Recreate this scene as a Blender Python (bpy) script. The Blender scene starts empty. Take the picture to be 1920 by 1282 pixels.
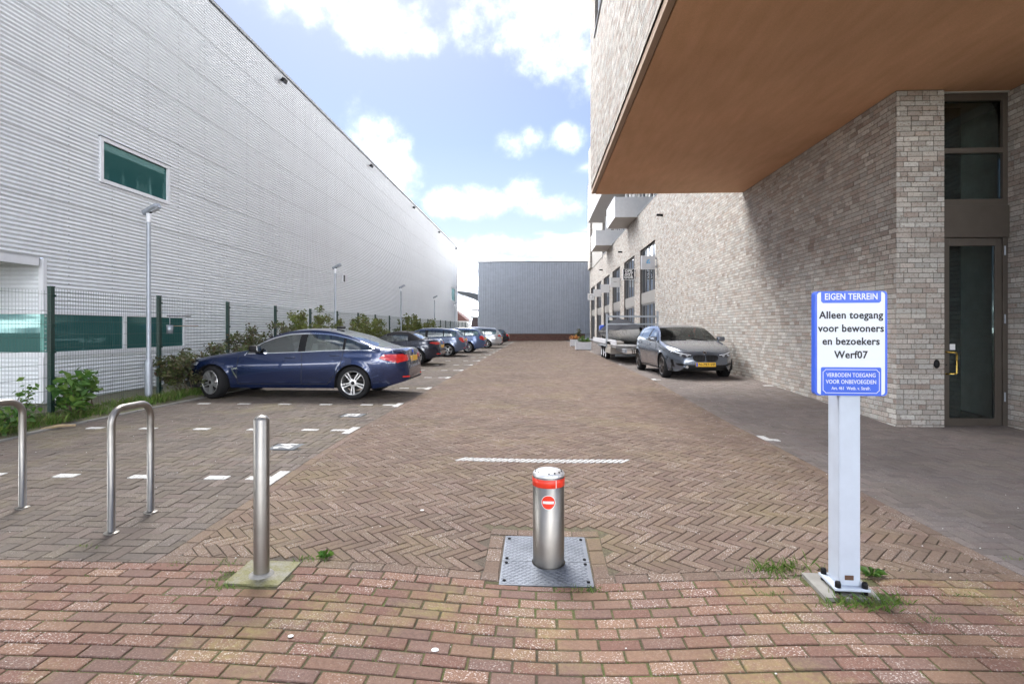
import bpy, bmesh, math, random
import numpy as np
from mathutils import Vector, Matrix
from mathutils.bvhtree import BVHTree
from mathutils.geometry import tessellate_polygon

random.seed(7)
SC = bpy.context.scene
COL = SC.collection
R = math.radians

# ------------------------------------------------------------------ camera
EYE = 1.40
YAW = math.atan(49 / 1020)          # the lane runs a little to the right of the optical axis
cam_d = bpy.data.cameras.new('camera')
cam_d.sensor_width = 36.0
cam_d.lens = 36.0 * 1020 / 1920
cam_d.shift_y = -25 / 1920
cam_d.clip_start = 0.05
cam_d.clip_end = 2000
cam = bpy.data.objects.new('camera', cam_d)
cam.location = (0, 0, EYE)
cam.rotation_euler = (R(90), 0, YAW)
COL.objects.link(cam)
SC.camera = cam

# ------------------------------------------------------------------ sky and sun
CSEED = 23.32
VL = 2.6
CL = 54.0                            # cloud radiance in sky units, raised so clouds out of view fill the shade
SUN_EL, SUN_AZ = R(56), R(-20)      # azimuth from +Y, positive towards +X
world = bpy.data.worlds.new('World')
SC.world = world
world.use_nodes = True
wt = world.node_tree
wt.nodes.clear()
def wn(t, **k):
    n = wt.nodes.new(t)
    for a, b in k.items(): setattr(n, a, b)
    return n
def wmath(op, a, b=None, c=None):
    n = wn('ShaderNodeMath', operation=op)
    for i, v in enumerate((a, b, c)):
        if v is None: continue
        if hasattr(v, 'node'): wt.links.new(v, n.inputs[i])
        else: n.inputs[i].default_value = v
    return n.outputs[0]
sky = wn('ShaderNodeTexSky', sky_type='NISHITA')
sky.sun_disc = False
sky.sun_elevation = SUN_EL
sky.sun_rotation = SUN_AZ
sky.air_density = 0.28
sky.dust_density = 0.5
sky.ozone_density = 2.2
tc = wn('ShaderNodeTexCoord')
sp = wn('ShaderNodeSeparateXYZ')
wt.links.new(tc.outputs['Generated'], sp.inputs[0])
dz = wmath('ADD', wmath('MAXIMUM', sp.outputs[2], 0.0), 0.16)
cx = wmath('DIVIDE', sp.outputs[0], dz)
cy = wmath('DIVIDE', sp.outputs[1], dz)
cmb = wn('ShaderNodeCombineXYZ')
wt.links.new(cx, cmb.inputs[0]); wt.links.new(cy, cmb.inputs[1])
cmb.inputs[2].default_value = CSEED
noi = wn('ShaderNodeTexNoise')
noi.inputs['Scale'].default_value = 0.62
noi.inputs['Detail'].default_value = 6
noi.inputs['Roughness'].default_value = 0.55
wt.links.new(cmb.outputs[0], noi.inputs['Vector'])
# cumulus: heaps in fixed compass directions (tan of bearing, tan of height, half sizes), edges broken by noise
vs = wn('ShaderNodeVectorMath', operation='SCALE'); vs.inputs['Scale'].default_value = 1.0
wt.links.new(tc.outputs['Generated'], vs.inputs[0])
fn_ = wn('ShaderNodeTexNoise'); fn_.inputs['Scale'].default_value = 12.0; fn_.inputs['Detail'].default_value = 6; fn_.inputs['Roughness'].default_value = 0.6
wt.links.new(vs.outputs[0], fn_.inputs['Vector'])
yy_ = wmath('MAXIMUM', sp.outputs[1], 0.05)
U_ = wmath('DIVIDE', sp.outputs[0], yy_); V_ = wmath('DIVIDE', sp.outputs[2], yy_)
heaps = [(-0.01, 0.575, 0.13, 0.075), (0.045, 0.50, 0.075, 0.055), (0.10, 0.475, 0.05, 0.06), (-0.28, 0.575, 0.085, 0.055), (-0.225, 0.535, 0.05, 0.03), (-0.31, 0.36, 0.055, 0.065), (-0.275, 0.32, 0.045, 0.045), (-0.255, 0.275, 0.04, 0.06),
         (-0.035, 0.343, 0.048, 0.028), (0.058, 0.35, 0.034, 0.026), (-0.13, 0.235, 0.085, 0.028), (-0.02, 0.25, 0.045, 0.032), (0.02, 0.225, 0.06, 0.025), (-0.06, 0.15, 0.15, 0.02), (-0.45, 0.62, 0.09, 0.05),
         (0.55, 0.45, 0.22, 0.14), (0.95, 0.7, 0.3, 0.15), (-1.2, 0.55, 0.35, 0.15)]
uvc = wn('ShaderNodeCombineXYZ'); wt.links.new(U_, uvc.inputs[0]); wt.links.new(V_, uvc.inputs[1])
tot = None
for (u0, v0, a_, b_) in heaps:
    q_ = wn('ShaderNodeVectorMath', operation='MULTIPLY_ADD'); wt.links.new(uvc.outputs[0], q_.inputs[0])
    q_.inputs[1].default_value = (1 / a_, 1 / b_, 0); q_.inputs[2].default_value = (-u0 / a_, -v0 / b_, 0)
    d_ = wn('ShaderNodeVectorMath', operation='DOT_PRODUCT'); wt.links.new(q_.outputs[0], d_.inputs[0]); wt.links.new(q_.outputs[0], d_.inputs[1])
    tot = d_.outputs['Value'] if tot is None else wmath('MINIMUM', tot, d_.outputs['Value'])
tot = wmath('MAXIMUM', wmath('SUBTRACT', 1.0, tot), -2.0)
dens = wmath('ADD', wmath('MULTIPLY', tot, 0.62), wmath('MULTIPLY', wmath('SUBTRACT', fn_.outputs[0], 0.5), 2.7))
hp_ = wn('ShaderNodeMapRange', interpolation_type='SMOOTHSTEP'); hp_.inputs[1].default_value = -0.55; hp_.inputs[2].default_value = 1.5
fn2_ = wn('ShaderNodeTexNoise'); fn2_.inputs['Scale'].default_value = 34.0; fn2_.inputs['Detail'].default_value = 4; fn2_.inputs['Roughness'].default_value = 0.62
wt.links.new(vs.outputs[0], fn2_.inputs['Vector'])
dens = wmath('ADD', dens, wmath('MULTIPLY', wmath('SUBTRACT', fn2_.outputs[0], 0.5), 1.3))
wt.links.new(dens, hp_.inputs[0])
# wider field of broken cloud, added mostly out of view as bright fill light
rmp = wn('ShaderNodeMapRange', interpolation_type='SMOOTHSTEP'); rmp.inputs[1].default_value = 0.455; rmp.inputs[2].default_value = 0.60
wt.links.new(noi.outputs[0], rmp.inputs[0])
# thin pale veil, stronger towards the horizon
hz = wn('ShaderNodeMapRange'); hz.inputs[1].default_value = 0.0; hz.inputs[2].default_value = 0.32
hz.inputs[3].default_value = 0.75; hz.inputs[4].default_value = 0.06; hz.clamp = True
wt.links.new(sp.outputs[2], hz.inputs[0])
cov = wmath('MAXIMUM', wmath('MULTIPLY', wmath('POWER', hp_.outputs[0], 1.6), 0.09), wmath('MULTIPLY', wmath('POWER', rmp.outputs[0], 2.4), 0.9))
crm = wn('ShaderNodeValToRGB')
crm.color_ramp.elements[0].position = 0.30
crm.color_ramp.elements[0].color = (CL * 0.42, CL * 0.44, CL * 0.47, 1)
crm.color_ramp.elements[1].position = 0.55
crm.color_ramp.elements[1].color = (CL, CL, CL, 1)
wt.links.new(fn_.outputs[0], crm.inputs[0])
skb = wn('ShaderNodeMixRGB', blend_type='MULTIPLY')
skb.inputs[0].default_value = 1
skb.inputs[2].default_value = (1.0, 1.0, 1.0, 1)
wt.links.new(sky.outputs[0], skb.inputs[1])
mixc = wn('ShaderNodeMixRGB')
wt.links.new(cov, mixc.inputs[0])
veil = wn('ShaderNodeMixRGB'); veil.inputs[2].default_value = (VL * 0.93, VL * 0.98, VL * 1.04, 1)
wt.links.new(hz.outputs[0], veil.inputs[0]); wt.links.new(skb.outputs[0], veil.inputs[1])
wt.links.new(veil.outputs[0], mixc.inputs[1])
wt.links.new(crm.outputs[0], mixc.inputs[2])
bg = wn('ShaderNodeBackground')
bg.inputs[1].default_value = 0.05
wt.links.new(mixc.outputs[0], bg.inputs[0])
wo = wn('ShaderNodeOutputWorld')
wt.links.new(bg.outputs[0], wo.inputs[0])

sun_d = bpy.data.lights.new('sun', 'SUN')
sun_d.energy = 0.65
sun_d.angle = R(22)
sun_d.color = (1.0, 0.97, 0.93)
sun = bpy.data.objects.new('sun', sun_d)
sdir = Vector((math.sin(SUN_AZ) * math.cos(SUN_EL), math.cos(SUN_AZ) * math.cos(SUN_EL), math.sin(SUN_EL)))
sun.rotation_euler = sdir.to_track_quat('Z', 'Y').to_euler()
sun.location = (0, 0, 30)
COL.objects.link(sun)
SC.view_settings.view_transform = 'Standard'
SC.view_settings.look = 'None'
SC.view_settings.exposure = 2.93
SC.view_settings.gamma = 1
SC.view_settings.use_curve_mapping = False
SC.cycles.use_denoising = True
SC.cycles.max_bounces = 7
SC.cycles.diffuse_bounces = 4
SC.cycles.glossy_bounces = 3
SC.cycles.transparent_max_bounces = 16
SC.cycles.caustics_reflective = False
SC.cycles.caustics_refractive = False

# ------------------------------------------------------------------ helpers
def put(o, parent=None):
    COL.objects.link(o)
    if parent is not None: o.parent = parent
    return o
def tag(o, label, cat, group=None):
    o['label'] = label; o['category'] = cat
    if group: o['group'] = group
    return o
def thing(name, label, cat, loc=(0, 0, 0), rz=0.0, group=None):
    o = bpy.data.objects.new(name, None)
    o.empty_display_size = 0.2
    o.location = loc; o.rotation_euler = (0, 0, rz)
    put(o)
    return tag(o, label, cat, group)
def mesh(name, v, f, m=None, smooth=False):
    me = bpy.data.meshes.new(name)
    me.from_pydata([tuple(p) for p in v], [], [tuple(q) for q in f])
    if m is not None: me.materials.append(m)
    if smooth: me.polygons.foreach_set('use_smooth', [True] * len(me.polygons))
    me.update()
    return me
def obj(name, v, f, m=None, parent=None, smooth=False):
    return put(bpy.data.objects.new(name, mesh(name, v, f, m, smooth)), parent)
def struct(o):
    o['kind'] = 'structure'; return o
def stuff(o, label=None, cat=None):
    o['kind'] = 'stuff'
    if label: o['label'] = label
    if cat: o['category'] = cat
    return o

class MB:
    """collects simple solids into one mesh"""
    def __init__(s): s.v = []; s.f = []
    def add(s, v, f):
        n = len(s.v); s.v += [tuple(p) for p in v]; s.f += [tuple(i + n for i in q) for q in f]; return s
    def box(s, a, b, M=None):
        x0, y0, z0 = a; x1, y1, z1 = b
        v = [(x0,y0,z0),(x1,y0,z0),(x1,y1,z0),(x0,y1,z0),(x0,y0,z1),(x1,y0,z1),(x1,y1,z1),(x0,y1,z1)]
        if M is not None: v = [tuple(M @ Vector(p)) for p in v]
        return s.add(v, [(0,3,2,1),(4,5,6,7),(0,1,5,4),(1,2,6,5),(2,3,7,6),(3,0,4,7)])
    def bevbox(s, a, b, e=0.01, M=None):
        bm = bmesh.new()
        bmesh.ops.create_cube(bm, size=1)
        for p in bm.verts:
            p.co = Vector([(a[i] + b[i]) / 2 + p.co[i] * (b[i] - a[i]) for i in range(3)])
        bmesh.ops.bevel(bm, geom=bm.edges[:], offset=e, segments=2, affect='EDGES', profile=0.6)
        if M is not None: bm.transform(M)
        bm.verts.index_update()
        s.add([p.co[:] for p in bm.verts], [[q.index for q in f.verts] for f in bm.faces])
        bm.free(); return s
    def tube(s, pts, r, n=10, caps=True):
        pts = [Vector(p) for p in pts]
        rs = r if isinstance(r, (list, tuple)) else [r] * len(pts)
        ring = []; up0 = None
        for i, p in enumerate(pts):
            d = (pts[min(i + 1, len(pts) - 1)] - pts[max(i - 1, 0)]).normalized()
            if up0 is None:
                up0 = Vector((0, 0, 1)) if abs(d.z) < 0.9 else Vector((1, 0, 0))
            a = d.cross(up0)
            if a.length < 1e-5: a = d.cross(Vector((0, 1, 0)))
            a.normalize(); b = d.cross(a).normalized(); up0 = -b if (-b).dot(up0) > 0 else b
            ring.append([p + (a * math.cos(2 * math.pi * k / n) + b * math.sin(2 * math.pi * k / n)) * rs[i] for k in range(n)])
        v = [q for rr in ring for q in rr]; f = []
        for i in range(len(pts) - 1):
            for k in range(n):
                f.append((i * n + k, i * n + (k + 1) % n, (i + 1) * n + (k + 1) % n, (i + 1) * n + k))
        if caps:
            f.append(tuple(range(n))); f.append(tuple(range((len(pts) - 1) * n, len(pts) * n))[::-1])
        return s.add(v, f)
    def lathe(s, prof, n=24, M=None):
        """profile of (radius, height) about local Z"""
        v = []; f = []
        for r_, z in prof:
            for k in range(n):
                a = 2 * math.pi * k / n
                v.append(Vector((r_ * math.cos(a), r_ * math.sin(a), z)))
        for i in range(len(prof) - 1):
            for k in range(n):
                f.append((i * n + k, i * n + (k + 1) % n, (i + 1) * n + (k + 1) % n, (i + 1) * n + k))
        if M is not None: v = [M @ p for p in v]
        return s.add(v, f)
    def prism(s, poly, z0, z1, M=None):
        """convex or simple polygon (x,y) extruded in z"""
        n = len(poly)
        v = [Vector((p[0], p[1], z0)) for p in poly] + [Vector((p[0], p[1], z1)) for p in poly]
        if M is not None: v = [M @ p for p in v]
        f = [tuple(range(n))[::-1], tuple(range(n, 2 * n))] + [(i, (i + 1) % n, n + (i + 1) % n, n + i) for i in range(n)]
        return s.add(v, f)
    def obj(s, name, m, parent=None, smooth=False):
        o = obj(name, s.v, s.f, m, parent, smooth)
        if smooth == 'auto':
            o.data.polygons.foreach_set('use_smooth', [True] * len(o.data.polygons))
            smooth_by_angle(o.data)
        return o
def smooth_by_angle(me, ang=0.6):
    bm = bmesh.new(); bm.from_mesh(me)
    bmesh.ops.recalc_face_normals(bm, faces=bm.faces)
    for e in bm.edges:
        e.smooth = not (len(e.link_faces) == 2 and e.calc_face_angle(0) > ang)
    for f in bm.faces: f.smooth = True
    bm.to_mesh(me); bm.free()

FONT = None
def text_obj(name, s, size, m, parent, M, align='CENTER', thick=0.0008, bold=0.0, sx=1.0, space=1.0):
    c = bpy.data.curves.new(name, 'FONT')
    c.body = s; c.size = size; c.align_x = align; c.align_y = 'CENTER'
    c.extrude = thick; c.offset = bold; c.resolution_u = 3; c.space_character = space
    t = bpy.data.objects.new(name, c); COL.objects.link(t)
    dg = bpy.context.evaluated_depsgraph_get()
    me = bpy.data.meshes.new_from_object(t.evaluated_get(dg))
    bpy.data.objects.remove(t); bpy.data.curves.remove(c)
    me.transform(M @ Matrix.Diagonal((sx, 1, 1, 1)))
    me.materials.clear(); me.materials.append(m)
    return put(bpy.data.objects.new(name, me), parent)

# ------------------------------------------------------------------ materials
MATS = {}
class NT:
    def __init__(s, name):
        s.m = bpy.data.materials.new(name); s.m.use_nodes = True
        s.t = s.m.node_tree; s.t.nodes.clear()
        s.out = s.n('ShaderNodeOutputMaterial')
        s.b = s.n('ShaderNodeBsdfPrincipled')
        s.l(s.b.outputs[0], s.out.inputs[0])
    def n(s, t, **k):
        x = s.t.nodes.new(t)
        for a, b in k.items(): setattr(x, a, b)
        return x
    def l(s, a, b): s.t.links.new(a, b)
    def pos(s):
        return s.n('ShaderNodeNewGeometry').outputs['Position']
    def objco(s):
        return s.n('ShaderNodeTexCoord').outputs['Object']
    def noise(s, vec, scale, detail=4, rough=0.55, w=None):
        x = s.n('ShaderNodeTexNoise')
        x.inputs['Scale'].default_value = scale; x.inputs['Detail'].default_value = detail; x.inputs['Roughness'].default_value = rough
        if vec is not None: s.l(vec, x.inputs['Vector'])
        return x.outputs[0]
    def ramp(s, fac, stops, interp='LINEAR'):
        x = s.n('ShaderNodeValToRGB'); r = x.color_ramp; r.interpolation = interp
        while len(r.elements) < len(stops): r.elements.new(0.5)
        for e, (p, c) in zip(r.elements, stops):
            e.position = p; e.color = (c, c, c, 1) if not hasattr(c, '__len__') else (*c[:3], 1)
        s.l(fac, x.inputs[0]); return x.outputs[0]
    def mix(s, fac, a, b, mode='MIX'):
        x = s.n('ShaderNodeMixRGB', blend_type=mode)
        for i, q in enumerate((fac, a, b)):
            if hasattr(q, 'node'): s.l(q, x.inputs[i])
            elif i == 0: x.inputs[0].default_value = q
            else: x.inputs[i].default_value = (*q[:3], 1)
        return x.outputs[0]
    def math(s, op, a, b=None, c=None):
        x = s.n('ShaderNodeMath', operation=op)
        for i, v in enumerate((a, b, c)):
            if v is None: continue
            if hasattr(v, 'node'): s.l(v, x.inputs[i])
            else: x.inputs[i].default_value = v
        return x.outputs[0]
    def rand(s):
        """a value per loose piece and per object"""
        g = s.n('ShaderNodeNewGeometry'); o = s.n('ShaderNodeObjectInfo')
        return s.math('FRACT', s.math('ADD', g.outputs['Random Per Island'], o.outputs['Random']))
    def scalev(s, vec, k):
        x = s.n('ShaderNodeVectorMath', operation='MULTIPLY'); s.l(vec, x.inputs[0]); x.inputs[1].default_value = k
        return x.outputs[0]
    def bump(s, h, strength=0.3, dist=0.01):
        x = s.n('ShaderNodeBump'); x.inputs['Strength'].default_value = strength; x.inputs['Distance'].default_value = dist
        s.l(h, x.inputs['Height']); s.l(x.outputs[0], s.b.inputs['Normal'])
    def col(s, c):
        if hasattr(c, 'node'): s.l(c, s.b.inputs['Base Color'])
        else: s.b.inputs['Base Color'].default_value = (*c[:3], 1)
    def set(s, **k):
        for a, v in k.items():
            i = s.b.inputs[a.replace('_', ' ')]
            if hasattr(v, 'node'): s.l(v, i)
            else: i.default_value = v
        return s
def simple(name, c, rough=0.5, metal=0.0, var=0.12, scale=6.0, bump=0.0, coat=0.0, spec=0.5):
    x = NT(name)
    n = x.noise(x.objco(), scale, 5, 0.6)
    lo = tuple(v * (1 - var) for v in c); hi = tuple(min(1, v * (1 + var)) for v in c)
    x.col(x.ramp(n, [(0.3, lo), (0.7, hi)]))
    x.set(Roughness=x.ramp(n, [(0.3, max(0, rough - 0.06)), (0.7, min(1, rough + 0.06))]), Metallic=metal)
    x.b.inputs['Specular IOR Level'].default_value = spec
    if coat: x.set(Coat_Weight=coat, Coat_Roughness=0.03)
    if bump: x.bump(x.noise(x.objco(), scale * 12, 3), bump, 0.004)
    MATS[name] = x.m
    return x.m

def paver_mat(name, cols, speck=0.35, moss=0.0, moss_scale=1.2, rough=0.85):
    x = NT(name); r = x.rand(); p = x.pos()
    st = [((i + 0.5) / len(cols), c) for i, c in enumerate(cols)]
    c = x.ramp(r, st)
    r2 = x.math('FRACT', x.math('MULTIPLY', r, 17.31))
    c = x.mix(1.0, c, x.ramp(r2, [(0.0, 0.90), (1.0, 1.08)]), 'MULTIPLY')
    n1 = x.noise(p, 55, 4, 0.7)
    c = x.mix(1.0, c, x.ramp(n1, [(0.3, 0.80), (0.7, 1.16)]), 'MULTIPLY')
    # broad dirt
    n0 = x.noise(p, 0.55, 4, 0.6)
    c = x.mix(1.0, c, x.ramp(n0, [(0.3, 0.82), (0.7, 1.13)]), 'MULTIPLY')
    # lichen / wear specks
    n2 = x.noise(p, 120, 2, 0.5)
    n3 = x.noise(p, 4.5, 4, 0.7)
    sp_ = x.math('MULTIPLY', x.ramp(n2, [(0.57, 0.0), (0.66, 1.0)]), x.ramp(n3, [(0.36, 0.15), (0.62, 1.0)]))
    sp_ = x.math('MULTIPLY', sp_, x.ramp(r2, [(0.2, 0.15), (0.9, 1.0)]))
    c = x.mix(x.math('MULTIPLY', sp_, speck), c, (0.62, 0.58, 0.54))
    if moss:
        n4 = x.noise(p, moss_scale, 5, 0.65)
        n5 = x.noise(p, 30, 3, 0.6)
        mf = x.math('MULTIPLY', x.ramp(n4, [(0.50, 0.0), (0.68, 1.0)]), x.ramp(n5, [(0.35, 0.2), (0.65, 1.0)]))
        c = x.mix(x.math('MULTIPLY', mf, moss), c, (0.26, 0.235, 0.075))
    x.col(c); x.set(Roughness=rough)
    x.b.inputs['Specular IOR Level'].default_value = 0.3
    x.bump(x.noise(p, 120, 4, 0.7), 0.35, 0.003)
    return x.m
M_STREET = paver_mat('red street paver', [(0.173,0.095,0.072),(0.193,0.110,0.079),(0.203,0.119,0.081),(0.159,0.098,0.080),(0.184,0.114,0.088),(0.211,0.130,0.088)], 0.9, 0.6, 1.3)
M_LANE = paver_mat('brown lane paver', [(0.149,0.102,0.077),(0.161,0.113,0.084),(0.140,0.100,0.077),(0.170,0.118,0.084),(0.155,0.105,0.083)], 0.75, 0.26, 0.7)
M_BAY = paver_mat('grey bay paver', [(0.123,0.101,0.084),(0.138,0.112,0.091),(0.131,0.109,0.089),(0.144,0.112,0.096),(0.127,0.106,0.091)], 0.35, 0.28, 0.9)
M_PAVE = paver_mat('dark grey paver', [(0.146,0.125,0.113),(0.165,0.138,0.124),(0.154,0.133,0.124),(0.169,0.138,0.126)], 0.3, 0.08, 0.9)
def joint_mat(name, a, b, c):
    x = NT(name); p = x.pos()
    n = x.noise(p, 2.2, 4, 0.6); n2 = x.noise(p, 60, 3, 0.6)
    k = x.ramp(n, [(0.35, a), (0.52, b), (0.68, c)])
    x.col(x.mix(1.0, k, x.ramp(n2, [(0.3, 0.6), (0.7, 1.3)]), 'MULTIPLY')); x.set(Roughness=0.95)
    x.bump(n2, 0.6, 0.01)
    return x.m
M_JOINT_GREEN = joint_mat('mossy joint', (0.055,0.047,0.028), (0.083,0.077,0.030), (0.083,0.110,0.028))
M_JOINT = joint_mat('sandy joint', (0.090,0.074,0.058), (0.108,0.086,0.063), (0.117,0.108,0.054))
M_JOINT_DARK = joint_mat('dark joint', (0.055,0.05,0.045), (0.075,0.068,0.058), (0.09,0.09,0.05))
M_TERRAIN = joint_mat('terrain soil', (0.16,0.15,0.12), (0.18,0.17,0.14), (0.15,0.17,0.10))
M_SOIL = joint_mat('verge soil', (0.13,0.115,0.08), (0.16,0.15,0.09), (0.13,0.16,0.06))

def brick_mat(name, cols, rough=0.85):
    x = NT(name); r = x.rand(); p = x.pos()
    st = [((i + 0.5) / len(cols), c) for i, c in enumerate(cols)]
    c = x.ramp(r, st)
    r2 = x.math('FRACT', x.math('MULTIPLY', r, 23.17))
    c = x.mix(1.0, c, x.ramp(r2, [(0, 0.80), (1, 1.15)]), 'MULTIPLY')
    n1 = x.noise(p, 26, 5, 0.75)
    c = x.mix(x.ramp(n1, [(0.53, 0.0), (0.66, 0.75)]), c, (0.21, 0.135, 0.105))
    n2 = x.noise(p, 60, 3, 0.6)
    c = x.mix(1.0, c, x.ramp(n2, [(0.3, 0.84), (0.7, 1.12)]), 'MULTIPLY')
    x.col(c); x.set(Roughness=rough)
    x.b.inputs['Specular IOR Level'].default_value = 0.25
    x.bump(x.noise(p, 70, 5, 0.7), 0.45, 0.006)
    return x.m
M_BRICK = brick_mat('buff facing brick', [(0.502,0.481,0.435),(0.442,0.407,0.361),(0.533,0.502,0.457),(0.382,0.317,0.271),(0.482,0.444,0.399),(0.420,0.359,0.308),(0.552,0.539,0.499),(0.462,0.444,0.410)])
M_MORTAR = simple('dark mortar', (0.16,0.145,0.13), 0.95, var=0.2, scale=20)
M_PLINTHBRICK = brick_mat('red brown plinth brick', [(0.17,0.075,0.06),(0.20,0.09,0.07),(0.14,0.07,0.06),(0.18,0.10,0.08)])
M_SOFFIT = None
def _soffit():
    x = NT('brown render soffit'); p = x.pos()
    n = x.noise(x.scalev(p, (2.0, 0.35, 1)), 3.0, 5, 0.6); n2 = x.noise(p, 90, 3, 0.6); n3 = x.noise(p, 0.35, 3)
    c = x.ramp(n, [(0.3, (0.637,0.370,0.214)), (0.7, (0.727,0.437,0.265))])
    c = x.mix(1.0, c, x.ramp(n2, [(0.3, 0.9), (0.7, 1.08)]), 'MULTIPLY')
    c = x.mix(1.0, c, x.ramp(n3, [(0.35, 0.92), (0.65, 1.06)]), 'MULTIPLY')
    x.col(c); x.set(Roughness=0.85); x.bump(n2, 0.25, 0.004)
    return x.m
M_SOFFIT = _soffit()
def _alu(name, c, rough, metal, dirt=0.10):
    x = NT(name); p = x.pos()
    n = x.noise(x.scalev(p, (1, 0.12, 1.5)), 2.0, 5, 0.6); n2 = x.noise(p, 0.5, 3)
    k = x.ramp(n, [(0.3, tuple(v * (1 - dirt) for v in c)), (0.7, c)])
    # streaks that ran down the sheet
    st = x.noise(x.scalev(p, (3, 3, 0.16)), 2.5, 4, 0.6)
    k = x.mix(1.0, k, x.ramp(st, [(0.3, 0.95), (0.5, 1.0)]), 'MULTIPLY')
    x.col(k)
    x.b.inputs['Specular IOR Level'].default_value = 0.25
    x.set(Roughness=x.ramp(n2, [(0.3, rough - 0.05), (0.7, rough + 0.08)]), Metallic=metal)
    return x.m
M_CLAD = _alu('white corrugated sheet', (0.764,0.791,0.819), 0.42, 0.0, 0.04)
M_CLADBLUE = _alu('blue grey trapezoid sheet', (0.411,0.443,0.498), 0.5, 0.1, 0.14)
M_TRIM = simple('white coated trim', (0.74,0.75,0.78), 0.4, var=0.05)
M_TRIMGREY = simple('grey roof trim', (0.20,0.21,0.22), 0.5, var=0.1)
M_STEEL = None
def _steel(name, c=(0.29,0.275,0.255), rough=0.36):
    x = NT(name); p = x.objco()
    n = x.noise(x.scalev(p, (1, 1, 60)), 9, 3, 0.6); n2 = x.noise(p, 5, 4)
    x.col(x.ramp(n2, [(0.3, tuple(v * 0.88 for v in c)), (0.7, tuple(v * 1.08 for v in c))]))
    x.set(Roughness=x.ramp(n, [(0.3, rough - 0.05), (0.7, rough + 0.12)]), Metallic=1.0)
    x.bump(n, 0.05, 0.001)
    return x.m
M_STEEL = _steel('brushed stainless steel')
M_GALV = simple('galvanised lamp steel', (0.36,0.39,0.43), 0.5, 0.6, 0.12, 9)
M_CHECK = simple('galvanised tread plate', (0.17,0.185,0.21), 0.45, 0.55, 0.2, 7)
M_GREENPOST = simple('dark green coated post', (0.012,0.04,0.032), 0.4, var=0.2)
M_WIRE = simple('green coated wire', (0.035,0.075,0.06), 0.45, var=0.2)
M_RED = simple('red reflective band', (0.75,0.045,0.02), 0.35, var=0.06, scale=30)
M_WHITE = simple('white paint', (0.80,0.80,0.79), 0.5, var=0.04)
def _roadwhite():
    x = NT('worn white road paint'); p = x.pos()
    n = x.noise(p, 38, 5, 0.7); n2 = x.noise(p, 6, 3)
    k = x.math('ADD', x.math('MULTIPLY', n, 0.75), x.math('MULTIPLY', n2, 0.25))
    x.col(x.ramp(k, [(0.40, (0.26, 0.25, 0.235)), (0.47, (0.50, 0.495, 0.48)), (0.6, (0.58, 0.575, 0.56))])); x.set(Roughness=0.75)
    return x.m
M_ROADWHITE = _roadwhite()
M_BLUE = simple('sign blue', (0.022,0.10,0.62), 0.35, var=0.03)
M_SIGNWHITE = simple('sign white', (0.66,0.70,0.76), 0.35, var=0.02)
M_POSTWHITE = simple('powder coated post white', (0.47,0.52,0.60), 0.45, var=0.07)
M_BLACK = simple('black print', (0.012,0.012,0.014), 0.5)
M_RUBBER = simple('tyre rubber', (0.014,0.014,0.015), 0.75, var=0.25, scale=14, spec=0.2)
M_PLASTIC = simple('black plastic', (0.009,0.009,0.010), 0.45, var=0.2, spec=0.2)
M_CONC = simple('concrete', (0.25,0.24,0.22), 0.9, var=0.18, scale=9, bump=0.4)
def _mossconc():
    x = NT('mossy concrete'); p = x.pos()
    n = x.noise(p, 7, 5, 0.65); n2 = x.noise(p, 90, 3)
    c = x.ramp(n, [(0.36, (0.26,0.25,0.22)), (0.54, (0.20,0.19,0.10)), (0.72, (0.15,0.15,0.055))])
    x.col(x.mix(1, c, x.ramp(n2, [(0.3,0.8),(0.7,1.15)]), 'MULTIPLY')); x.set(Roughness=0.95); x.bump(n2, 0.5, 0.005)
    return x.m
M_MOSSCONC = _mossconc()
M_BRONZE = simple('bronze anodised frame', (0.105,0.088,0.072), 0.45, 0.3, 0.08)
M_BRASS = simple('polished brass', (0.72,0.50,0.12), 0.25, 1.0, 0.05)
M_CREAM = simple('pale grey panel', (0.56,0.545,0.53), 0.6, var=0.05)
M_LIGHTSOFF = simple('pale soffit panel', (0.46,0.44,0.42), 0.8, var=0.05)
M_DARKROOM = simple('dark interior', (0.03,0.032,0.035), 0.9)
def glass(name, tint=(0.03,0.06,0.06), gloss=(0.9,0.95,0.95), trans=0.0, f0=1.5, base=0.06):
    x = NT(name)
    x.t.nodes.remove(x.b)
    fr = x.n('ShaderNodeFresnel'); fr.inputs[0].default_value = f0
    fac = x.math('ADD', x.math('MULTIPLY', fr.outputs[0], 1.0), base)
    gl = x.n('ShaderNodeBsdfGlossy'); gl.inputs['Roughness'].default_value = 0.01; gl.inputs[0].default_value = (*gloss, 1)
    df = x.n('ShaderNodeBsdfDiffuse'); df.inputs[0].default_value = (*tint, 1)
    tr = x.n('ShaderNodeBsdfTransparent'); tr.inputs[0].default_value = (*[min(1, v) for v in (trans if hasattr(trans, '__len__') else (trans,)*3)], 1)
    inner = df.outputs[0]
    if (trans if not hasattr(trans, '__len__') else 1):
        inner = tr.outputs[0]
    mx = x.n('ShaderNodeMixShader'); x.l(fac, mx.inputs[0]); x.l(inner, mx.inputs[1]); x.l(gl.outputs[0], mx.inputs[2])
    x.l(mx.outputs[0], x.out.inputs[0])
    return x.m
M_CARGLASS = glass('car window glass', trans=(0.42,0.50,0.49), base=0.13)
M_SCREEN = glass('windscreen glass', trans=(0.30,0.34,0.34), base=0.02)
M_GREENGLASS = glass('green tinted window', (0.03,0.11,0.108), (0.26,0.40,0.39), base=0.15)
M_WINGLASS = glass('clear window', (0.05,0.06,0.07), (0.85,0.92,1.0), base=0.30)
M_DOORGLASS = glass('door glass', gloss=(0.5,0.54,0.54), trans=(0.80,0.86,0.85), base=0.03)

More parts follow.
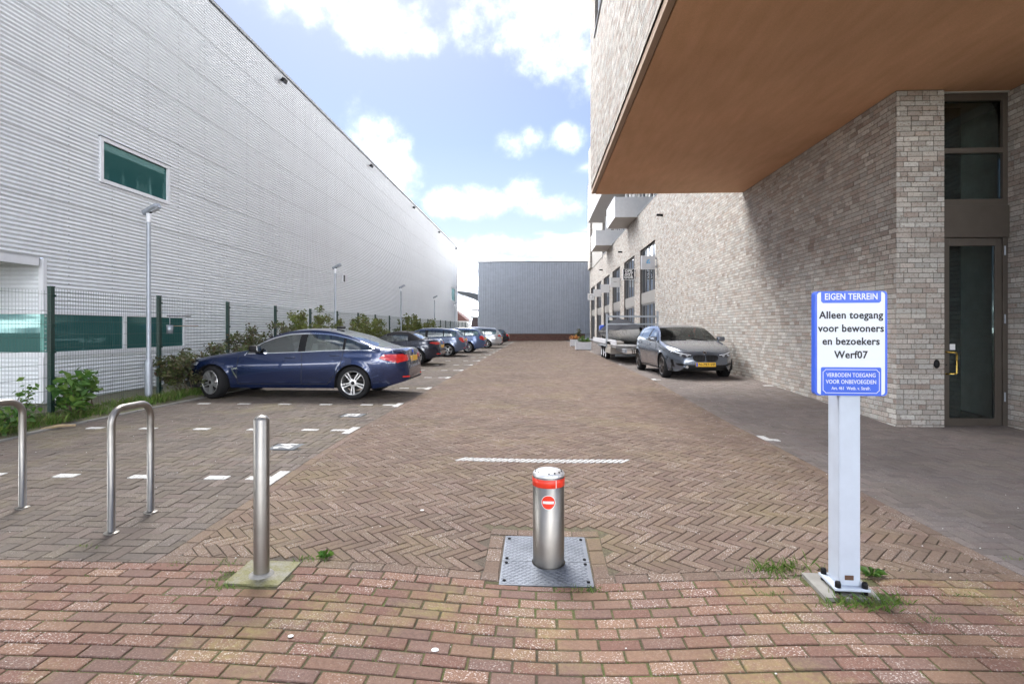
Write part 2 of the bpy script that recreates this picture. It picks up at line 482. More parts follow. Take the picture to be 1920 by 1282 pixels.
def proj(x, y, z):
    zc = y * math.cos(YAW) - x * math.sin(YAW); xc = x * math.cos(YAW) + y * math.sin(YAW)
    if zc < 0.05: return None
    return 960 + 1020 * xc / zc, 616 - 1020 * (z - EYE) / zc, 1020 / zc
# ------------------------------------------------------------------ ground shape
def sst(a, b, t):
    t = min(1, max(0, (t - a) / (b - a))); return t * t * (3 - 2 * t)
def lin(pts, x):
    if x <= pts[0][0]: return pts[0][1]
    for (a, p), (b, q) in zip(pts, pts[1:]):
        if x <= b: return p + (q - p) * (x - a) / (b - a)
    return pts[-1][1]
def G(x, y):
    """height of the paving: a dropped crossing at the street, a ramp up to the yard, a slight crossfall"""
    st = -0.105 - 0.08 * math.exp(-((x - 0.1) / 1.0) ** 2)
    left = st + (0.02 - st) * sst(2.9, 7.3, y)
    rr = lin([(0, 0.0), (4.2, 0.0), (8.4, 0.0), (14.0, 0.23), (60, 0.23)], y)
    right = -0.115 + rr + (st + 0.115) * (1 - sst(3.2, 4.4, y))
    t = sst(0.5, 5.0, x)
    far = 0.06 * sst(9, 30, y)
    return left * (1 - t) + right * t + far * (1 - t) * sst(-4, 1, x)

def clip_rect(poly, x0, x1, y0, y1):
    def half(ps, f, inter):
        out = []
        for i in range(len(ps)):
            a, b = ps[i], ps[(i + 1) % len(ps)]
            if f(a): out.append(a)
            if f(a) != f(b): out.append(inter(a, b))
        return out
    def ix(c):
        return lambda a, b: (c, a[1] + (b[1] - a[1]) * (c - a[0]) / (b[0] - a[0]))
    def iy(c):
        return lambda a, b: (a[0] + (b[0] - a[0]) * (c - a[1]) / (b[1] - a[1]), c)
    for f, n in ((lambda p: p[0] >= x0, ix(x0)), (lambda p: p[0] <= x1, ix(x1)), (lambda p: p[1] >= y0, iy(y0)), (lambda p: p[1] <= y1, iy(y1))):
        if len(poly) < 3: return []
        poly = half(poly, f, n)
    return poly
def parea(p):
    return 0.5 * abs(sum(p[i][0] * p[(i + 1) % len(p)][1] - p[(i + 1) % len(p)][0] * p[i][1] for i in range(len(p))))

def sheet(name, x0, x1, y0, y1, dz, m, nx, ny, kind='structure'):
    """a bedding sheet that follows the ground"""
    xs = [x0 + (x1 - x0) * i / nx for i in range(nx + 1)]; 
    ys = [y0 + (y1 - y0) * (j / ny) ** 1.6 for j in range(ny + 1)]
    v = [(a, b, G(a, b) + dz) for b in ys for a in xs]
    f = [(j * (nx + 1) + i, j * (nx + 1) + i + 1, (j + 1) * (nx + 1) + i + 1, (j + 1) * (nx + 1) + i) for j in range(ny) for i in range(nx)]
    o = obj(name, v, f, m, None, True); o['kind'] = kind
    return o

def brick_shape(L, W):
    """unit paver centred on the origin, chamfered top"""
    c = 0.004; d = 0.035
    a, b = L / 2, W / 2
    v = [(-a,-b,-d),(a,-b,-d),(a,b,-d),(-a,b,-d),(-a,-b,-c),(a,-b,-c),(a,b,-c),(-a,b,-c),(-a+c,-b+c,0),(a-c,-b+c,0),(a-c,b-c,0),(-a+c,b-c,0)]
    f = [(8,9,10,11)]
    for i in range(4):
        j = (i + 1) % 4
        f += [(i, j, 4 + j, 4 + i), (4 + i, 4 + j, 8 + j, 8 + i)]
    return v, f

def pave(parent, cells, m, region, holes=(), L=0.2, W=0.1, jit=0.0025, label_mass='', visible_only=None, limit=300):
    """cells: list of (cx, cy, angle, l, w); whole pavers nearest the eye become single objects, the rest one mesh"""
    x0, x1, y0, y1 = region
    whole = []; cut = []
    for (cx_, cy_, ang, l, w) in cells:
        ca, sa = math.cos(ang), math.sin(ang)
        pl = [(cx_ + ca * u - sa * q, cy_ + sa * u + ca * q) for u, q in ((-l/2,-w/2),(l/2,-w/2),(l/2,w/2),(-l/2,w/2))]
        if any(h[0] < cx_ < h[1] and h[2] < cy_ < h[3] for h in holes): continue
        ins = all(x0 <= p[0] <= x1 and y0 <= p[1] <= y1 for p in pl)
        hit = [h for h in holes if any(h[0] < p[0] < h[1] and h[2] < p[1] < h[3] for p in pl)]
        if ins and not hit:
            whole.append((cx_, cy_, ang, l, w, pl))
        else:
            q = clip_rect(pl, x0, x1, y0, y1)
            for h in hit:            # trim against a hole on its nearest side
                ox, oy = cx_, cy_
                ds = [(h[0] - ox, 0), (ox - h[1], 1), (h[2] - oy, 2), (oy - h[3], 3)]
                s_ = max(ds)[1]
                big = 99
                if s_ == 0: q = clip_rect(q, -big, h[0], -big, big)
                if s_ == 1: q = clip_rect(q, h[1], big, -big, big)
                if s_ == 2: q = clip_rect(q, -big, big, -big, h[2])
                if s_ == 3: q = clip_rect(q, -big, big, h[3], big)
            if len(q) >= 3 and parea(q) > 0.0006: cut.append(q)
    def score(c):
        p = proj(c[0], c[1], G(c[0], c[1]))
        if p is None or not (0 < p[0] < 1920 and 0 < p[1] < 1282): return -1
        return c[3] * c[4] * p[2] ** 3
    whole.sort(key=score, reverse=True)
    shp = {}
    for i, c in enumerate(whole[:limit]):
        key = (round(c[3], 3), round(c[4], 3))
        if key not in shp:
            v, f = brick_shape(c[3], c[4]); shp[key] = mesh('brick', v, f, m)
        o = bpy.data.objects.new('brick', shp[key])
        e = 0.05
        gx = (G(c[0] + e, c[1]) - G(c[0] - e, c[1])) / (2 * e); gy = (G(c[0], c[1] + e) - G(c[0], c[1] - e)) / (2 * e)
        nrm = Vector((-gx + random.gauss(0, 0.007), -gy + random.gauss(0, 0.007), 1)).normalized()
        q = Vector((0, 0, 1)).rotation_difference(nrm) @ Matrix.Rotation(c[2] + random.gauss(0, 0.006), 3, 'Z').to_quaternion()
        o.rotation_euler = q.to_euler()
        o.location = (c[0] + random.gauss(0, 0.0008), c[1] + random.gauss(0, 0.0008), G(c[0], c[1]) + random.uniform(-jit, jit))
        put(o, parent)
    V = []; F = []
    for c in whole[limit:]:
        p = proj(c[0], c[1], 0); near = p is not None and p[2] > 60
        cut.append((c[5], near))
    for q in cut:
        near = True
        if isinstance(q, tuple) : q, near = q
        ccx = sum(p[0] for p in q) / len(q); ccy = sum(p[1] for p in q) / len(q)
        dz = random.uniform(-jit, jit); tx = random.gauss(0, 0.007); ty = random.gauss(0, 0.007)
        a2 = sum(q[i][0] * q[(i + 1) % len(q)][1] - q[(i + 1) % len(q)][0] * q[i][1] for i in range(len(q)))
        if a2 < 0: q = q[::-1]
        n = len(q); b = len(V)
        def P(p, z, k): 
            x_, y_ = ccx + (p[0] - ccx) * k, ccy + (p[1] - ccy) * k
            return (x_, y_, G(x_, y_) + dz + tx * (x_ - ccx) + ty * (y_ - ccy) + z)
        V += [P(p, -0.035 if near else -0.012, 1) for p in q] + [P(p, -0.004 if near else 0, 1) for p in q]
        F += [(b + i, b + (i + 1) % n, b + n + (i + 1) % n, b + n + i) for i in range(n)]
        if near:
            V += [P(p, 0, 0.95) for p in q]
            F += [(b + n + i, b + n + (i + 1) % n, b + 2 * n + (i + 1) % n, b + 2 * n + i) for i in range(n)]
            F.append(tuple(b + 2 * n + i for i in range(n)))
        else:
            F.append(tuple(b + n + i for i in range(n)))
    if V:
        o = obj('paver_field', V, F, m, parent); o['kind'] = 'stuff'
    return whole

def herringbone(region, ang, w, gap, ox=0.0, oy=0.0, k=2):
    """bricks k times as long as wide"""
    x0, x1, y0, y1 = region
    cx_, cy_ = (x0 + x1) / 2, (y0 + y1) / 2
    ext = math.hypot(x1 - x0, y1 - y0) / 2 + 0.5
    n = int(ext / w) + 3
    ca, sa = math.cos(ang), math.sin(ang)
    # only walk the lattice near the region
    out = []
    m = w * k
    i = np.arange(-n, n + 1); j = np.arange(-n // k - 1, n // k + 2)
    I, J = np.meshgrid(i, j)
    for (U, Q, vert) in ((I + 2 * k * J + k / 2, I + 0.5, 0), (I + 2 * k * J + k + 0.5, I + 1 - k / 2, 1)):
        X = ox + cx_ + (ca * U - sa * Q) * w; Y = oy + cy_ + (sa * U + ca * Q) * w
        ok = (X > x0 - m * .7) & (X < x1 + m * .7) & (Y > y0 - m * .7) & (Y < y1 + m * .7)
        for a, b in zip(X[ok].tolist(), Y[ok].tolist()):
            out.append((a, b, ang + (math.pi / 2 if vert else 0), k * w - gap, w - gap))
    return out
def running(region, L, W, gap, along_y=False, wob=0.0):
    x0, x1, y0, y1 = region
    out = []
    if not along_y:
        r = 0; y = y1 - W / 2
        while y > y0 - W:
            x = x0 - L + (L / 2 if r % 2 else 0) + random.uniform(-.01, .01)
            while x < x1 + L:
                out.append((x + L / 2, y, 0.0, L - gap, W - gap)); x += L
            y -= W; r += 1
    else:
        x = x0 + W / 2; r = 0
        while x < x1 + W / 4:
            y = y0 - L + (L / 2 if r % 2 else 0)
            while y < y1 + L:
                out.append((x, y + L / 2, math.pi / 2, L - gap, W - gap)); y += L
            x += W; r += 1
    return out

# terrain
o = obj('ground', [(-500,-200,-0.42),(500,-200,-0.42),(500,900,-0.42),(-500,900,-0.42)], [(0,1,2,3)], M_TERRAIN); struct(o)
YB = 3.38                       # where the street meets the lane
LX0, LX1 = -2.47, 2.95          # lane edges
END_Y = 60.9
# bedding sheets
street = sheet('street_pavement', -14, 14, -5, YB, -0.007, M_JOINT_GREEN, 80, 40)
lane = sheet('lane_pavement', LX0, LX1, YB, END_Y, -0.007, M_JOINT, 26, 70)
bays = sheet('parking_pavement', -6.62, LX0, YB, END_Y, -0.007, M_JOINT_DARK, 16, 70)
side = sheet('side_pavement', LX1, 9.0, YB, END_Y, -0.007, M_JOINT_DARK, 24, 70)
PLATE = (-0.25, 0.35, 3.335, 4.065)
PFRAME = (-0.355, 0.455, 3.335, 4.17)    # with its border course      # steel plate of the rising bollard
PADB = (-1.86, -1.52, 3.12, 3.44)        # concrete foot of the fixed bollard
PADS = (1.60, 1.92, 3.10, 3.42)          # concrete foot of the sign
# street: running bond, wide mossy joints
reg = (-5.2, 5.6, 1.3, YB)
pave(street, running(reg, 0.212, 0.098, 0.011), M_STREET, reg, [PLATE, PADB, PADS], jit=0.003)
# lane: herringbone at 45 degrees between edge courses
edge = 0.105
rl = (LX0 + edge, LX1 - edge, YB + 0.105, END_Y)
cells = herringbone((rl[0], rl[1], rl[2], 60.9), -math.pi / 4, 0.0687, 0.0058, k=3)
pave(lane, cells, M_LANE, rl, [PFRAME, PADB, PADS])
ec = running((LX0, LX0 + edge, YB + .105, END_Y), 0.21, edge, 0.007, True) + running((LX1 - edge, LX1, YB + .105, END_Y), 0.21, edge, 0.007, True) \
   + running((LX0, LX1, YB, YB + 0.105), 0.21, 0.105, 0.008)
for k in range(4):
    for x in (-0.3025, 0.4025): ec.append((x, 3.49 + 0.1 + 0.2 * k - 0.05, math.pi / 2, 0.193, 0.097)) if 3.54 + 0.2 * k < 4.1 else None
for k in range(4): ec.append((-0.355 + 0.1012 + 0.2025 * k, 4.1175, 0.0, 0.198, 0.097))
pave(lane, ec, M_LANE, (LX0, LX1, YB, END_Y), [PLATE, PADB, PADS], limit=0)
# parking bays and side paving: elbow bond square to the kerb
BAYH = [(-3.15,-2.82,6.17,6.48), (-3.115,-2.785,8.4,8.71)]
rb = (-6.62, LX0, YB, END_Y)
pave(bays, herringbone(rb, 0.0, 0.1045, 0.0065, 0.02, 0.01), M_BAY, rb, [PADB] + BAYH)
rs = (LX1, 8.2, YB, END_Y)
rs1 = (LX1, 5.55, YB, 57.0)
pave(side, herringbone(rs1, 0.0, 0.1045, 0.006, 0.03, 0.02), M_PAVE, rs1)
rs2 = (5.55, 8.2, YB, 9.2)
pave(side, herringbone(rs2, 0.0, 0.1045, 0.006, 0.03, 0.02), M_PAVE, rs2, limit=0)

# painted bay marks: dashes and tees, laid on the bricks
def marking(par, x0, x1, y0, y1, name='white_marking', m=M_ROADWHITE):
    mb = MB(); n = max(1, int((y1 - y0) / 0.2)); k = max(1, int((x1 - x0) / 0.2))
    for i in range(k):
        for j in range(n):
            a0, a1 = x0 + (x1 - x0) * i / k, x0 + (x1 - x0) * (i + 1) / k
            b0, b1 = y0 + (y1 - y0) * j / n, y0 + (y1 - y0) * (j + 1) / n
            v = [(a0,b0),(a1,b0),(a1,b1),(a0,b1)]
            mb.add([(p[0], p[1], G(*p) - 0.003) for p in v] + [(p[0], p[1], G(*p) + 0.0055) for p in v],
                   [(4,5,6,7),(0,1,5,4),(1,2,6,5),(2,3,7,6),(3,0,4,7)])
    return mb.obj(name, m, par)
rows = [5.12, 7.27, 9.72, 12.45] + [15.2 + 2.65 * i for i in range(16)]
for i, y in enumerate(rows):
    marking(bays, LX0 - 0.115, LX0 - 0.01, y - 0.22, y + 0.22)
    marking(bays, LX0 - 0.33, LX0 - 0.12, y - 0.05, y + 0.05)
    xs = [-3.10 - 0.76 * k for k in range(5)]
    for x in xs:
        if x > -6.5: marking(bays, x - 0.105, x + 0.105, y - 0.05, y + 0.05)
for y in (5.78 + 0.0, 7.3, 14.2, 20.0, 25.6, 31.0):
    if y > 7: marking(side, LX1 + 0.01, LX1 + 0.21, y - 0.05, y + 0.05)
    if y > 7: marking(side, LX1 + 0.01, LX1 + 0.11, y + 0.05, y + 0.25)
marking(side, 4.35, 4.62, 8.05, 8.15)
marking(side, 5.25, 5.48, 12.9, 13.0)
# stop line of twisted look: short slanted strokes
sl = MB()
for k in range(29):
    x0 = -0.85 + k * 0.0625
    pts = [(x0 - 0.04, 5.83), (x0 - 0.002, 5.83), (x0 + 0.088, 5.94), (x0 + 0.050, 5.94)]
    sl.add([(a, b, G(a, b) - 0.003) for a, b in pts] + [(a, b, G(a, b) + 0.006) for a, b in pts], [(4,5,6,7),(0,1,5,4),(1,2,6,5),(2,3,7,6),(3,0,4,7)])
sl.obj('stop_line', M_ROADWHITE, lane)
# numbered tiles
M_TILE = simple('dark number tile', (0.13,0.14,0.15), 0.8, var=0.15, scale=20)
for (a, b, c, d), s in zip(BAYH, ('24', '23')):
    zc = G((a + b) / 2, (c + d) / 2)
    t = MB().bevbox((a + .004, c + .004, zc - 0.04), (b - .004, d - .004, zc + 0.001), 0.003).obj('number_tile', M_TILE, bays)
    text_obj('numeral', s, 0.27, M_ROADWHITE, t, Matrix.Translation(((a + b) / 2, (c + d) / 2, zc + 0.003)) @ Matrix.Rotation(R(90), 4, 'Z'), bold=0.012, thick=0.0015)
# verge
vz = MB()
ny = 60
V = []; F = []
prof = [(-6.66, 0.0), (-6.75, 0.05), (-7.0, 0.09), (-7.4, 0.11), (-8.2, 0.06), (-9.2, 0.05)]
for j in range(ny + 1):
    y = 2.6 + (59 - 2.6) * (j / ny) ** 1.5
    for i, (x, z) in enumerate(prof):
        V.append((x, y, G(-6.6, y) + z + (0.02 * math.sin(y * 3.1 + i) if 0 < i else -0.004)))
for j in range(ny):
    for i in range(len(prof) - 1):
        k = j * len(prof) + i
        F.append((k, k + len(prof), k + len(prof) + 1, k + 1))
struct(obj('verge', V, F, M_SOIL, None, True))
# concrete edging along the verge
kb = bpy.data.objects.new('kerb_edging', None); put(kb); kb['kind'] = 'structure'
ek = None
y = 2.7
while y < 57:
    if ek is None:
        ek = MB().bevbox((-0.04, 0, -0.2), (0.04, 0.99, 0.025), 0.006)
        ekm = mesh('kerb_block', ek.v, ek.f, M_CONC)
    o = bpy.data.objects.new('kerb_block', ekm); o.location = (-6.66, y, G(-6.66, y + .5)); put(o, kb)
    y += 1.0
# ------------------------------------------------------------------ brick walls
def brick_wall(parent, name, org, du, n, length, z0, z1, holes=(), m=M_BRICK, mm=M_MORTAR, singles=0, course=0.0775, zfun=None, back=0.0, umin=0.0):
    """org: corner point, du: unit direction, n: outward normal. holes: (u0,u1,z0,z1). returns the mortar wall"""
    org = Vector(org); du = Vector(du); n = Vector(n)
    P = lambda u, z, d: org + du * u + Vector((0, 0, z - org.z)) + n * d
    # mortar backing cut into strips round the holes
    us = sorted({umin, length} | {h[0] for h in holes} | {h[1] for h in holes})
    us = [u for u in us if umin <= u <= length]
    mb = MB()
    for a, b in zip(us, us[1:]):
        zs = [(h[2], h[3]) for h in holes if h[0] < (a + b) / 2 < h[1]]
        zs.sort(); z = z0; segs = []
        for p, q in zs:
            if p > z: segs.append((z, p))
            z = max(z, q)
        if z < z1: segs.append((z, z1))
        for p, q in segs:
            mb.add([P(a, p, 0), P(b, p, 0), P(b, q, 0), P(a, q, 0)], [(0, 1, 2, 3)])
    # reveals
    for h in holes:
        for (ua, za, ub, zb) in ((h[0], h[2], h[0], h[3]), (h[1], h[3], h[1], h[2]), (h[0], h[3], h[1], h[3]), (h[1], h[2], h[0], h[2])):
            mb.add([P(ua, za, 0), P(ub, zb, 0), P(ub, zb, -0.14), P(ua, za, -0.14)], [(0, 1, 2, 3)])
    wall = mb.obj(name, mm, parent)
    rng = random.Random(hash(name) % 1000 + int(length * 10))
    bl = []
    z = z0; r = 0
    g = 0.011
    while z < z1 - 0.02:
        u = umin - rng.choice((0.0, 0.055, 0.11, 0.165))
        zt = min(z + course - g, z1)
        while u < length:
            l = rng.choice((0.2215, 0.2215, 0.2215, 0.2215, 0.1105))
            a, b = max(u, umin), min(u + l - g, length)
            segs = [(a, b)]
            for h in holes:
                if h[2] < (z + zt) / 2 < h[3]:
                    ns = []
                    for p, q in segs:
                        if q <= h[0] or p >= h[1]: ns.append((p, q))
                        else:
                            if p < h[0]: ns.append((p, h[0]))
                            if q > h[1]: ns.append((h[1], q))
                    segs = ns
            for p, q in segs:
                if q - p > 0.02: bl.append((p, q, z, zt))
            u += l
        z += course; r += 1
    def sc(b):
        c = P((b[0] + b[1]) / 2, (b[2] + b[3]) / 2, 0)
        p = proj(*c)
        if p is None or not (0 < p[0] < 1920 and 0 < p[1] < 1282): return -1
        view = (Vector((0, 0, EYE)) - c).normalized()
        if abs(b[1] - b[0] - 0.2105) > 1e-4: return 0
        return (b[1] - b[0]) * p[2] ** 2 * max(0, view.dot(n))
    if singles:
        bl.sort(key=sc, reverse=True)
        w2 = 0.2105 / 2; h2 = (course - g) / 2
        uv = [(-w2, -h2), (w2, -h2), (w2, h2), (-w2, h2)]
        v = [du * a + Vector((0, 0, c)) - n * 0.01 for a, c in uv] + [du * a + Vector((0, 0, c)) + n * 0.007 for a, c in uv]
        sm = mesh('brick', v, [(4,5,6,7),(0,1,5,4),(1,2,6,5),(2,3,7,6),(3,0,4,7)], m)
        k = 0
        while k < singles and k < len(bl) and sc(bl[k]) > 0:
            b = bl[k]
            o = bpy.data.objects.new('brick', sm)
            o.location = P((b[0] + b[1]) / 2, (b[2] + b[3]) / 2, rng.uniform(-0.0015, 0.0015)) - (parent.location if parent else Vector())
            put(o, wall); k += 1
        bl = bl[k:]
    V = []; F = []
    for (a, b, c, d) in bl:
        e = 0.007 + rng.uniform(-0.002, 0.002); i = len(V)
        V += [P(a, c, 0), P(b, c, 0), P(b, d, 0), P(a, d, 0), P(a, c, e), P(b, c, e), P(b, d, e), P(a, d, e)]
        F += [(i+4,i+5,i+6,i+7),(i,i+1,i+5,i+4),(i+1,i+2,i+6,i+5),(i+2,i+3,i+7,i+6),(i+3,i,i+4,i+7)]
    o = obj('brickwork', V, F, m, wall); o['kind'] = 'stuff'
    return wall

# ------------------------------------------------------------------ right: brick apartment building
WX = 5.5; SOF = 5.05; COR = 7.6; OX = 1.45; OY1 = 14.9; OY0 = 5.4; WEND = 58.3
apt = thing('apartment_building', 'buff brick apartment building with a brown soffit overhang above the yard', 'building')
# long ground-floor wall facing the lane; u runs from the far end to the near corner
bay_near = [25.9 + 5.45 * i for i in range(6)]
holes = []
for y in bay_near:
    holes.append((WEND - (y + 3.75), WEND - y, -0.3, 5.6))
long_wall = brick_wall(apt, 'wall', (WX, WEND, -0.3), (0, -1, 0), (-1, 0, 0), WEND - 8.63, -0.3, COR, holes, singles=150)
long_wall['label'] = 'long ground floor wall of buff brick'
# entrance: front-facing pier, recess and side wall
pier = brick_wall(apt, 'wall', (WX - 0.004, 8.63, -0.3), (1, 0, 0), (0, -1, 0), 0.705, -0.3, SOF, singles=150)
pier['label'] = 'narrow brick pier beside the glass door'
side_wall = brick_wall(apt, 'wall', (7.23, 8.9, -0.3), (0, -1, 0), (-1, 0, 0), 6.4, -0.3, SOF)
side_wall['label'] = 'brick wall right of the glass door'
# body behind walls so nothing is seen through
bd = MB()
bd.box((WX + 0.15, 9.6, -0.3), (WX + 0.4, WEND - 0.2, COR - 0.05)) if False else None
bd.box((7.35, 2.5, -0.3), (12, 8.4, SOF - 0.01))
bd.obj('inner_block', M_DARKROOM, apt)
# end face of long wall (faces the grey hall) and its coping
MB().box((WX - 0.03, 15.0, COR), (WX + 0.5, WEND, COR + 0.05)).obj('coping', M_TRIMGREY, apt)
# door
dX0, dX1, dY = 6.205, 7.225, 8.73
dz0 = G(6.7, 8.6) - 0.02
dr = MB()
for a, b, c, d in ((dX0, dX0 + 0.055, dz0, SOF - 0.02), (dX1 - 0.075, dX1, dz0, SOF - 0.02), (dX0 + .055, dX1 - .075, SOF - 0.13, SOF - 0.02),
                   (dX0 + .055, dX1 - .075, 3.30, 3.40), (dX0 + .055, dX1 - .075, 4.02 + 0.09, 4.02 + 0.17)):
    dr.bevbox((a, dY, c), (b, dY + 0.10, d), 0.004)
dframe = dr.obj('door_frame', M_BRONZE, apt)
MB().bevbox((dX0 + 0.02, dY - 0.03, 2.803), (dX1 + 0.01, dY + 0.05, 3.297), 0.006).obj('spandrel_panel', M_BRONZE, apt)
for a, b in ((3.40, 4.108), (4.192, SOF - 0.132)):
    MB().box((dX0 + 0.056, dY + 0.05, a), (dX1 - 0.076, dY + 0.065, b)).obj('transom_pane', M_DOORGLASS, apt)
leaf = MB()
lz0, lz1 = dz0 + 0.02, 2.80
lx0, lx1 = dX0 + 0.06, dX1 - 0.08
for a, b, c, d in ((lx0, lx0 + 0.10, lz0, lz1), (lx1 - 0.10, lx1, lz0, lz1), (lx0 + .10, lx1 - .10, lz0, lz0 + 0.12), (lx0 + .10, lx1 - .10, lz1 - 0.12, lz1)):
    leaf.bevbox((a, dY + 0.015, c), (b, dY + 0.075, d), 0.004)
door = leaf.obj('door', M_BRONZE, apt)
door['label'] = 'tall bronze framed glass entrance door'
MB().box((lx0 + 0.101, dY + 0.04, lz0 + 0.121), (lx1 - 0.101, dY + 0.055, lz1 - 0.121)).obj('pane', M_DOORGLASS, door)
hz_ = 0.87
MB().tube([(lx0 + 0.05, dY + 0.02, hz_ - 0.17), (lx0 + 0.05, dY - 0.05, hz_ - 0.17), (lx0 + 0.05, dY - 0.06, hz_ - 0.165), (lx0 + 0.14, dY - 0.06, hz_ - 0.165), (lx0 + 0.155, dY - 0.06, hz_ - 0.15),
           (lx0 + 0.155, dY - 0.06, hz_ + 0.15), (lx0 + 0.14, dY - 0.06, hz_ + 0.165), (lx0 + 0.05, dY - 0.06, hz_ + 0.165), (lx0 + 0.05, dY + 0.02, hz_ + 0.17)], 0.013, 10).obj('handle', M_BRASS, door, True)
MB().tube([(lx0 + 0.05, dY + 0.02, hz_ - 0.03), (lx0 + 0.05, dY + 0.005, hz_ - 0.03)], 0.012, 12).obj('lock_cylinder', M_BLACK, door)
for z in (0.35, 1.55, 2.60):
    MB().tube([(dX1 - 0.055, dY - 0.012, z - 0.07), (dX1 - 0.055, dY - 0.012, z + 0.07)], 0.011, 10).obj('hinge', M_GALV, door)
MB().bevbox((lx0 + 0.12, dY + 0.030, hz_ + 0.20), (lx0 + 0.20, dY + 0.038, hz_ + 0.29), 0.002).obj('notice', M_WHITE, door)
# lobby behind the glass
lb = MB()
lb.add([(dX0 - .6, 10.6, -0.2), (dX1 + .3, 10.6, -0.2), (dX1 + .3, 10.6, SOF), (dX0 - .6, 10.6, SOF)], [(0, 1, 2, 3)])
lb.add([(dX0 - .6, dY + .12, -0.12), (dX1 + .3, dY + .12, -0.12), (dX1 + .3, 10.6, -0.12), (dX0 - .6, 10.6, -0.12)], [(0, 1, 2, 3)])
lb.add([(7.55, 8.84, -0.2), (7.55, 10.6, -0.2), (7.55, 10.6, SOF), (7.55, 8.84, SOF)], [(0, 1, 2, 3)])
lb.obj('lobby', simple('lobby plaster', (0.74, 0.78, 0.76), 0.8), apt)
MB().box((5.7, 9.3, -0.2), (6.95, 9.36, SOF)).obj('lobby_partition', M_DARKROOM, apt)
MB().box((5.66, 8.7, SOF - 0.02), (8.0, 10.7, SOF + 0.1)).obj('lobby_ceiling', M_LIGHTSOFF, apt)
# entry reader
rd = MB(); 
rd.lathe([(0.0, 0.028), (0.03, 0.028), (0.042, 0.018), (0.045, 0.0)], 20, Matrix.Translation((6.085, 8.622, 0.86)) @ Matrix.Rotation(R(90), 4, 'X') @ Matrix.Diagonal((0.95, 1.55, 1, 1)))
rd.obj('entry_reader', M_PLASTIC, apt, True)
# overhang: soffit, edge trim, facade with a window
sof = MB()
sof.box((OX + 0.10, OY0, SOF), (9.0, OY1, SOF + 0.25))
sof.obj('soffit', M_SOFFIT, apt)
MB().box((OX + 0.0, OY0, SOF + 0.012), (OX + 0.085, OY1 + 0.004, SOF + 0.14)).obj('soffit_trim', simple('beige edge trim', (0.40, 0.285, 0.20), 0.7, var=0.06), apt)
MB().box((OX + 0.086, OY0, SOF + 0.03), (OX + 0.098, OY1 - 0.01, SOF + 0.2)).obj('shadow_gap', M_BLACK, apt)
fh = [(OY1 - 13.4, OY1 - 1.15, 8.55, 10.6)]
fh = [(1.0, 12.2, 8.45, 10.9)]
FT = 13.2
fac = brick_wall(apt, 'facade', (OX - 0.02, OY0, SOF + 0.14), (0, 1, 0), (-1, 0, 0), OY1 - OY0, SOF + 0.14, FT, [(0.6, OY1 - OY0 - 1.15, 8.75, 11.2)])
MB().box((OX, OY0 - 0.002, SOF + 0.14), (9.0, OY0 + 0.14, FT)).obj('front_wall', M_BRICK, apt)  # unseen near end, set here so the overhang leaves the street bricks lit
MB().box((OX + 0.14, OY0 + 0.2, SOF + 0.3), (9.0, OY1 - 0.15, FT)).obj('upper_block', M_DARKROOM, apt)
MB().box((OX + 0.0, OY1 - 0.148, SOF + 0.14), (9.0, OY1, FT)).obj('end_wall', M_BRICK, apt)
MB().box((OX - 0.06, OY0 + 0.6, 8.69), (OX + 0.08, OY1 - 1.15, 8.75)).obj('window_sill', M_TRIMGREY, apt)
wf = MB()
for k in range(5):
    y = OY1 - 1.2 - k * 1.8
    wf.box((OX + 0.05, y - 0.07, 8.752), (OX + 0.11, y, 11.2))
wf.box((OX + 0.05, OY0 + 0.6, 8.752), (OX + 0.12, OY1 - 1.2, 8.83))
wf.obj('window_frame', M_TRIM, apt)
MB().box((OX + 0.115, OY0 + 0.6, 8.83), (OX + 0.125, OY1 - 1.2, 11.2)).obj('window_pane', M_WINGLASS, apt)

# shop bays in the long wall: each with frames, upper panes, spandrel and doors
M_FRAMEGREY = simple('grey brown window frame', (0.20,0.19,0.18), 0.5, var=0.08)
M_SHOPPANEL = simple('grey brown panel', (0.24,0.225,0.205), 0.55, var=0.06)
for y in bay_near:
    a, b = y, y + 3.75
    fr = MB(); x0, x1 = WX + 0.10, WX + 0.16
    for yy in (a, a + 0.88, a + 1.82, a + 2.76, b - 0.07):
        fr.box((x0, yy, -0.1), (x1, yy + 0.07, 5.6))
    for zz in (0.12, 2.62, 4.55, 5.52):
        fr.box((x0 + 0.002, a + 0.07, zz), (x1 - 0.002, b - 0.07, zz + 0.08))
    w = fr.obj('shop_window', M_FRAMEGREY, apt)
    MB().box((WX + 0.06, a + 0.02, 2.70), (WX + 0.13, b - 0.02, 3.28)).obj('spandrel_panel', M_SHOPPANEL, w)
    for (c, d) in ((0.2, 2.62), (3.28, 4.55), (4.63, 5.52)):
        for e in (0.07, 0.95, 1.89, 2.83):
            MB().box((WX + 0.135, a + e, c), (WX + 0.145, a + e + (0.81 if e < 2.8 else 0.85), d)).obj('pane', M_WINGLASS, w)
    MB().box((WX + 0.0, a - 0.03, 5.6), (WX + 0.10, b + 0.03, 5.64)).obj('lintel', M_BLACK, w)
MB().box((WX + 0.5, 16, -0.3), (9.5, WEND - 0.3, COR - 0.1)).obj('shop_interior', M_DARKROOM, apt)
# wall lamps between the bays
for y in (24.3, 35.9, 46.7):
    w = MB()
    w.bevbox((WX - 0.10, y - 0.05, 6.35), (WX, y + 0.05, 6.45), 0.01); w.bevbox((WX - 0.28, y - 0.06, 6.36), (WX - 0.10, y + 0.06, 6.46), 0.02)
    w.obj('wall_lamp', M_PLASTIC, apt)
